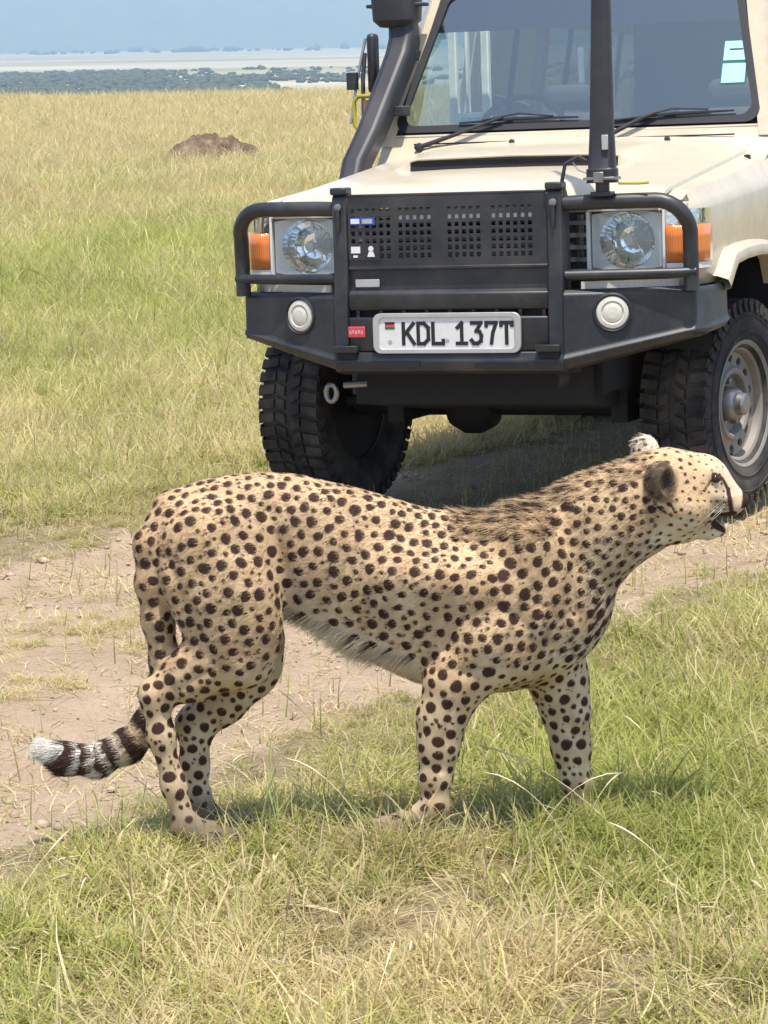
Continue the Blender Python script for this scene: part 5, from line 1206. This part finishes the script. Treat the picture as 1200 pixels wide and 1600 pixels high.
def put(x, y, keep, pid, scl, lean=0.25, gadd=0.0):
    x, y = x[keep], y[keep]; scl = np.broadcast_to(scl, keep.shape)[keep] if np.ndim(scl) else np.full(len(x), scl); n_ = len(x)
    P.append(np.stack([x, y, height(x, y)], 1)); Rt.append(np.stack([rng.normal(0, lean, n_), rng.normal(0, lean, n_), rng.uniform(0, 6.283, n_)], 1))
    Sc.append(scl * rng.uniform(0.7, 1.3, n_)); Pi.append(pid[0] + rng.integers(0, pid[1], n_)); Gr.append(np.clip(greenness(x, y) + gadd + rng.normal(0, 0.10, n_), 0, 1))
    Lu.append(np.clip(0.92 + 0.30 * (fbm(x * 1.7, y * 1.2, 3, 95) - 0.5) + rng.normal(0, 0.07, n_), 0.5, 1.2))
def cover(x, y):                                   # chance that a tuft grows here
    t = track_t(x, y); d = dirtness(x, y); med = (t > 0.6) & (t < 1.75)
    c = 1 - d
    vx_, vy_ = -0.362 * (x - 0.565) - 0.932 * (y - 10.918), 0.932 * (x - 0.565) - 0.362 * (y - 10.918)
    c = c * np.where((vx_ < 0.9) & (vx_ > -4.2) & (np.abs(vy_) < 0.85), 0.12, 1.0)     # worn bare where the truck stands
    c = c * (1 - 0.85 * np.exp(-((x + 0.38) / 0.12) ** 2 - ((y - 6.42) / 0.13) ** 2))     # flattened by the paw
    c = np.where(med, c * (0.07 + 0.48 * (fbm(x * 5, y * 5, 2, 33) > 0.52)), c)
    return c
SHORT, MID, TALL, LIT = (0, NSH), (NSH, NMID), (NSH + NMID, NTALL), (NSH + NMID + NTALL, NLIT)
edge = lambda x, y: np.clip(np.minimum(np.abs(track_t(x, y)), np.abs(track_t(x, y) - 2.28)) / 0.5, 0.35, 1.0)
def intrack(x, y): t = track_t(x, y); return (t > -0.05) & (t < 2.3)
# near verge, both sides of the track and its middle
x, y = wedge(4.5, 12.5, math.radians(11), 640); c = cover(x, y); thin = 0.12 + 0.88 * sstep(0.30, 0.5, fbm(x * 2.2, y * 2.2, 3, 31)); keep = rng.random(len(x)) < c * thin
s = np.where(intrack(x, y), 0.50, edge(x, y) * 1.15); put(x, y, keep, SHORT, s)
x, y = wedge(4.5, 12.5, math.radians(11), 90); c = cover(x, y); keep = (rng.random(len(x)) < c * sstep(0.40, 0.62, fbm(x * 1.8, y * 1.8, 3, 37))) & ~intrack(x, y); put(x, y, keep, MID, 0.8 * edge(x, y), gadd=0.05)
x, y = wedge(4.5, 14, math.radians(11), 190); keep = rng.random(len(x)) < 0.75; put(x, y, keep, LIT, 1.0, 0.08, gadd=-0.25)
# thicker grass round the animal's feet
for fx, fy in ((-0.52, 6.50), (-0.26, 6.62), (0.0, 6.44), (0.08, 6.42), (0.47, 6.60)):
    x = rng.normal(fx, 0.10, 26); y = rng.normal(fy, 0.07, 26); put(x, y, np.ones(26, bool), SHORT, 0.9); put(x[:7] + 0.03, y[:7] - 0.03, np.ones(7, bool), MID, 0.75, gadd=0.1)
# lusher clumps to the right of the animal and seed-headed clumps scattered along the verge
x = rng.uniform(0.25, 1.3, 420); y = rng.uniform(5.7, 8.6, 420); put(x, y, (rng.random(420) < 0.85) & (track_t(x, y) < -0.08), MID, 0.75, gadd=0.15)
x = rng.uniform(-1.0, 1.1, 150); y = rng.uniform(5.0, 7.4, 150); put(x, y, (track_t(x, y) < -0.10) & (fbm(x * 3, y * 3, 2, 44) > 0.5), TALL, 0.36, 0.35, gadd=-0.1)
for fx, fy in ((-0.03, 6.36), (0.05, 6.34), (0.47, 6.52)):
    x = rng.normal(fx, 0.07, 16); y = rng.normal(fy, 0.04, 16); put(x, y, np.ones(16, bool), MID, 0.62, 0.35)
# 12 to 34 m
x, y = wedge(12.2, 20, math.radians(12.5), 330); keep = rng.random(len(x)) < cover(x, y); put(x, y, keep, SHORT, np.where(intrack(x, y), 0.7, 1.5))
x, y = wedge(12, 20, math.radians(12.5), 110); keep = (rng.random(len(x)) < cover(x, y) * sstep(11, 19, y)) & ~intrack(x, y); put(x, y, keep, MID, 1.0)
x, y = wedge(19.5, 36, math.radians(12.5), 150); keep = rng.random(len(x)) < cover(x, y); put(x, y, keep, MID, 1.15)
x, y = wedge(20, 36, math.radians(12.5), 14); keep = (rng.random(len(x)) < 1) & ~intrack(x, y); put(x, y, keep, TALL, 0.75)
# beyond
x, y = wedge(34, 60, math.radians(12.5), 46); put(x, y, np.ones(len(x), bool), TALL, 0.85)
x, y = wedge(58, 100, math.radians(12.5), 22); put(x, y, np.ones(len(x), bool), TALL, 1.05)
x, y = wedge(12, 100, math.radians(34), 3.0); keep = np.abs(np.arctan2(x, y)) > math.radians(12.4); put(x, y, keep, TALL, 1.3)
P, Rt, Sc, Pi, Gr, Lu = map(np.concatenate, (P, Rt, Sc, Pi, Gr, Lu))
print('tufts', len(P))
gn_scatter('grass', P, Rt, Sc, Pi, Gr, Lu, 'straw and green savanna grass on both sides of the track')

# long bent dry stems standing out of the verge
def stems():
    b = MB(); r = np.random.default_rng(77)
    def stem(x, y, az, el, ln, k, w, mi, head=True):
        p = np.array([x, y, float(height(np.array([x]), np.array([y]))[0]) - 0.01]); pts = [p.copy()]; n_ = 9
        for s in range(n_):
            e = el - k * (s / n_) ** 1.5; p = p + ln / n_ * np.array([math.cos(az) * math.cos(e), math.sin(az) * math.cos(e), math.sin(e)]); pts.append(p.copy())
        rad = [w * (1 - 0.55 * i / n_) for i in range(n_ + 1)]
        if head: rad[-3] = w * 1.5; rad[-2] = w * 1.9; rad[-1] = w * 0.5
        b.tube(pts, rad, n=5, mi=mi)
    for q in range(330):
        x, y = r.uniform(-0.95, 1.05), r.uniform(5.0, 8.0)
        if track_t(np.array([x]), np.array([y]))[0] > -0.04: continue
        stem(x, y, r.uniform(0, 6.283), math.radians(r.uniform(8, 60)), r.uniform(0.08, 0.26), r.uniform(0.3, 1.6), r.uniform(0.0007, 0.0016), int(r.choice([0, 0, 0, 1, 2])), r.random() < 0.4)
    # a few that can be seen one by one in front of the animal
    for a in ((-0.02, 6.36, 2.6, 1.15, 0.36, 1.2, 0.0013, 0), (0.30, 6.33, 0.25, 1.25, 0.34, 1.5, 0.0011, 0), (0.42, 6.3, 2.7, 1.2, 0.34, 1.3, 0.0011, 0), (0.56, 6.5, 2.9, 0.8, 0.45, 0.7, 0.0012, 0), (-0.36, 6.05, 5.6, 0.35, 0.34, 0.5, 0.0021, 0), (-0.52, 6.12, 0.05, 0.25, 0.24, 0.3, 0.0018, 0),
              (0.62, 6.25, 1.9, 1.45, 0.40, 0.3, 0.0010, 2), (-0.50, 5.55, 1.8, 1.4, 0.26, 0.3, 0.0014, 2), (-0.22, 5.5, 1.2, 1.35, 0.22, 0.3, 0.0012, 2), (0.20, 5.75, 1.7, 1.4, 0.24, 0.4, 0.0012, 2), (0.66, 6.0, 2.5, 0.9, 0.3, 0.8, 0.0016, 0), (0.72, 5.85, 0.1, 0.4, 0.3, 0.3, 0.0016, 0), (-0.30, 6.35, 0.9, 1.4, 0.24, 0.4, 0.0017, 1), (-0.27, 6.42, 1.5, 1.45, 0.28, 0.4, 0.0017, 1), (-0.24, 6.38, 2.0, 1.3, 0.2, 0.6, 0.0017, 1)):
        stem(*a)
    o = b.build('grass_stems', [simple('dry_stem', (0.60, 0.50, 0.30), rough=0.6, var=0.2, scale=40), simple('green_stem', (0.24, 0.27, 0.08), rough=0.6, var=0.2, scale=40), simple('dark_stem', (0.16, 0.12, 0.06), rough=0.7, var=0.2, scale=40)], smooth=True)
    tag(o, 'long bent dry grass stems rising from the verge', kind='stuff')
stems()

# clods and pebbles on the bare ruts
def clods():
    r = np.random.default_rng(51); bm = bmesh.new(); bmesh.ops.create_icosphere(bm, subdivisions=1, radius=1.0); iv = np.array([v.co[:] for v in bm.verts]); fi = np.array([[v.index for v in f.verts] for f in bm.faces]); bm.free()
    x, y = wedge(5.5, 14.5, math.radians(10.5), 260); k = r.random(len(x)) < dirtness(x, y) * sstep(0.35, 0.6, fbm(x * 3, y * 3, 3, 52)); x, y = x[k], y[k]; z = height(x, y); V = []; Fq = []
    for i in range(len(x)):
        h = 0.0035 * (1 + r.pareto(2.2)); h = min(h, 0.020); v = iv * (1 + r.normal(0, 0.2, (12, 1))) * np.array([h * r.uniform(0.8, 1.5), h * r.uniform(0.8, 1.5), h * 0.65]) + np.array([x[i], y[i], z[i] + h * 0.2]); V.append(v); Fq.append(fi + 12 * i)
    b = MB(); b.v = [tuple(p) for p in np.concatenate(V)]; b.f = [tuple(f) for f in np.concatenate(Fq)]; b.m = [0] * len(b.f)
    me = bpy.data.meshes.new('soil_clods'); me.from_pydata(b.v, [], b.f); me.materials.append(simple('clod_earth', (0.38, 0.29, 0.21), rough=0.95, var=0.3, scale=9)); me.polygons.foreach_set('use_smooth', [True] * len(me.polygons))
    o = bpy.data.objects.new('soil_clods', me); COL.objects.link(o); tag(o, 'small clods and pebbles lying on the dirt track', kind='stuff')
clods()

# ---------------------------------------------------------------- termite mound
def mound():
    x0, y0 = -2.44, 44.0; P = []
    for i, r in enumerate(np.linspace(0, 1, 26)):
        row = []
        for k in range(56):
            a = 2 * math.pi * k / 56; rr = r * (0.80 + 0.16 * math.sin(2 * a + 1) + 0.1 * math.sin(5 * a))
            x, y = rr * math.cos(a), rr * 0.8 * math.sin(a); z = 0.50 * (1 - r ** 2.0) + 0.30 * (fbm(np.array(x * 7.0), np.array(y * 7.0), 4, 12) - 0.5) * (1.2 - r) + 0.10 * (vnoise(np.array(x * 3.0 + 5), np.array(y * 3.0), 14) - 0.3) * (1 - r)
            row.append((x, y, float(z)))
        P.append(row)
    m, n, b = new_mat('mound_earth'); tc = N(n, 'ShaderNodeTexCoord'); nz = N(n, 'ShaderNodeTexNoise', inp={'Scale': 5.0, 'Detail': 8.0, 'Roughness': 0.7}); L(n, tc, 'Object', nz, 'Vector')
    r = ramp(n, [(0.35, (0.075, 0.05, 0.032)), (0.52, (0.15, 0.098, 0.060)), (0.68, (0.28, 0.20, 0.125))]); L(n, nz, 'Fac', r, 'Fac'); L(n, r, 'Color', b, 'Base Color'); b.inputs['Roughness'].default_value = 0.95
    bp = N(n, 'ShaderNodeBump', inp={'Strength': 1.0, 'Distance': 0.05}); L(n, nz, 'Fac', bp, 'Height'); L(n, bp, 'Normal', b, 'Normal')
    o = MB().grid(P, wrap=True).build('termite_mound', m, smooth=True); o.location = (x0, y0, float(height(np.array([x0]), np.array([y0]))[0]) - 0.02)
    tag(o, 'low brown earth mound rising from the tall yellow grass', 'mound')
mound()

# ---------------------------------------------------------------- far bush: a grey-blue belt of scrub on the lower plain and specks below the hills
def scrub():
    r = np.random.default_rng(9); ico = bmesh.new(); bmesh.ops.create_icosphere(ico, subdivisions=1, radius=1.0); iv = np.array([v.co[:] for v in ico.verts]); fi = np.array([[v.index for v in f.verts] for f in ico.faces]); ico.free()
    pos = []
    for q in range(24000):
        a = math.radians(r.uniform(-36, 22)); u = (math.degrees(a) + 8) / 16
        far = r.random()
        d = 2500 + 2300 * far ** 1.2
        if u > 0.36 and r.random() < min(0.85, (u - 0.32) * 3.2): continue
        if u > 0.25 and d > 3900 + 400 * math.sin(u * 20) and r.random() < 0.7: continue
        if u > 0.30 and float(fbm(np.array(a * 70), np.array(d / 500), 3, 61)) < 0.44: continue
        pos.append((d * math.sin(a), d * math.cos(a), r.uniform(1.6, 4.6)))
    for q in range(420):
        a = math.radians(r.uniform(-30, 24)); d = r.uniform(11500, 13600); pos.append((d * math.sin(a), d * math.cos(a), r.uniform(5, 13) * (1 if r.random() < 0.9 else 1.8)))
    pos = np.array(pos); z0 = height(pos[:, 0], pos[:, 1]); V = []; Fq = []
    for k, (x, y, h) in enumerate(pos):
        sc = np.array([h * r.uniform(0.9, 1.9), h * r.uniform(0.9, 1.9), h * r.uniform(0.55, 0.9)]); v = iv * (1 + r.normal(0, 0.16, (len(iv), 1))) * sc + np.array([x, y, z0[k] + h * 0.45]); V.append(v); Fq.append(fi + k * len(iv))
    V = np.concatenate(V); Fq = np.concatenate(Fq)
    me = bpy.data.meshes.new('far_scrub'); me.vertices.add(len(V)); me.vertices.foreach_set('co', V.astype(np.float32).ravel()); me.loops.add(Fq.size); me.loops.foreach_set('vertex_index', Fq.ravel().astype(np.int32)); me.polygons.add(len(Fq)); me.polygons.foreach_set('loop_start', np.arange(0, Fq.size, 3, dtype=np.int32)); me.polygons.foreach_set('loop_total', np.full(len(Fq), 3, np.int32)); me.update()
    me.materials.append(simple('scrub_leaf', (0.055, 0.065, 0.036), rough=0.9, var=0.4, scale=0.02))
    o = bpy.data.objects.new('far_scrub', me); COL.objects.link(o); tag(o, 'distant belt of grey-green bush on the lower plain', kind='stuff')
scrub()
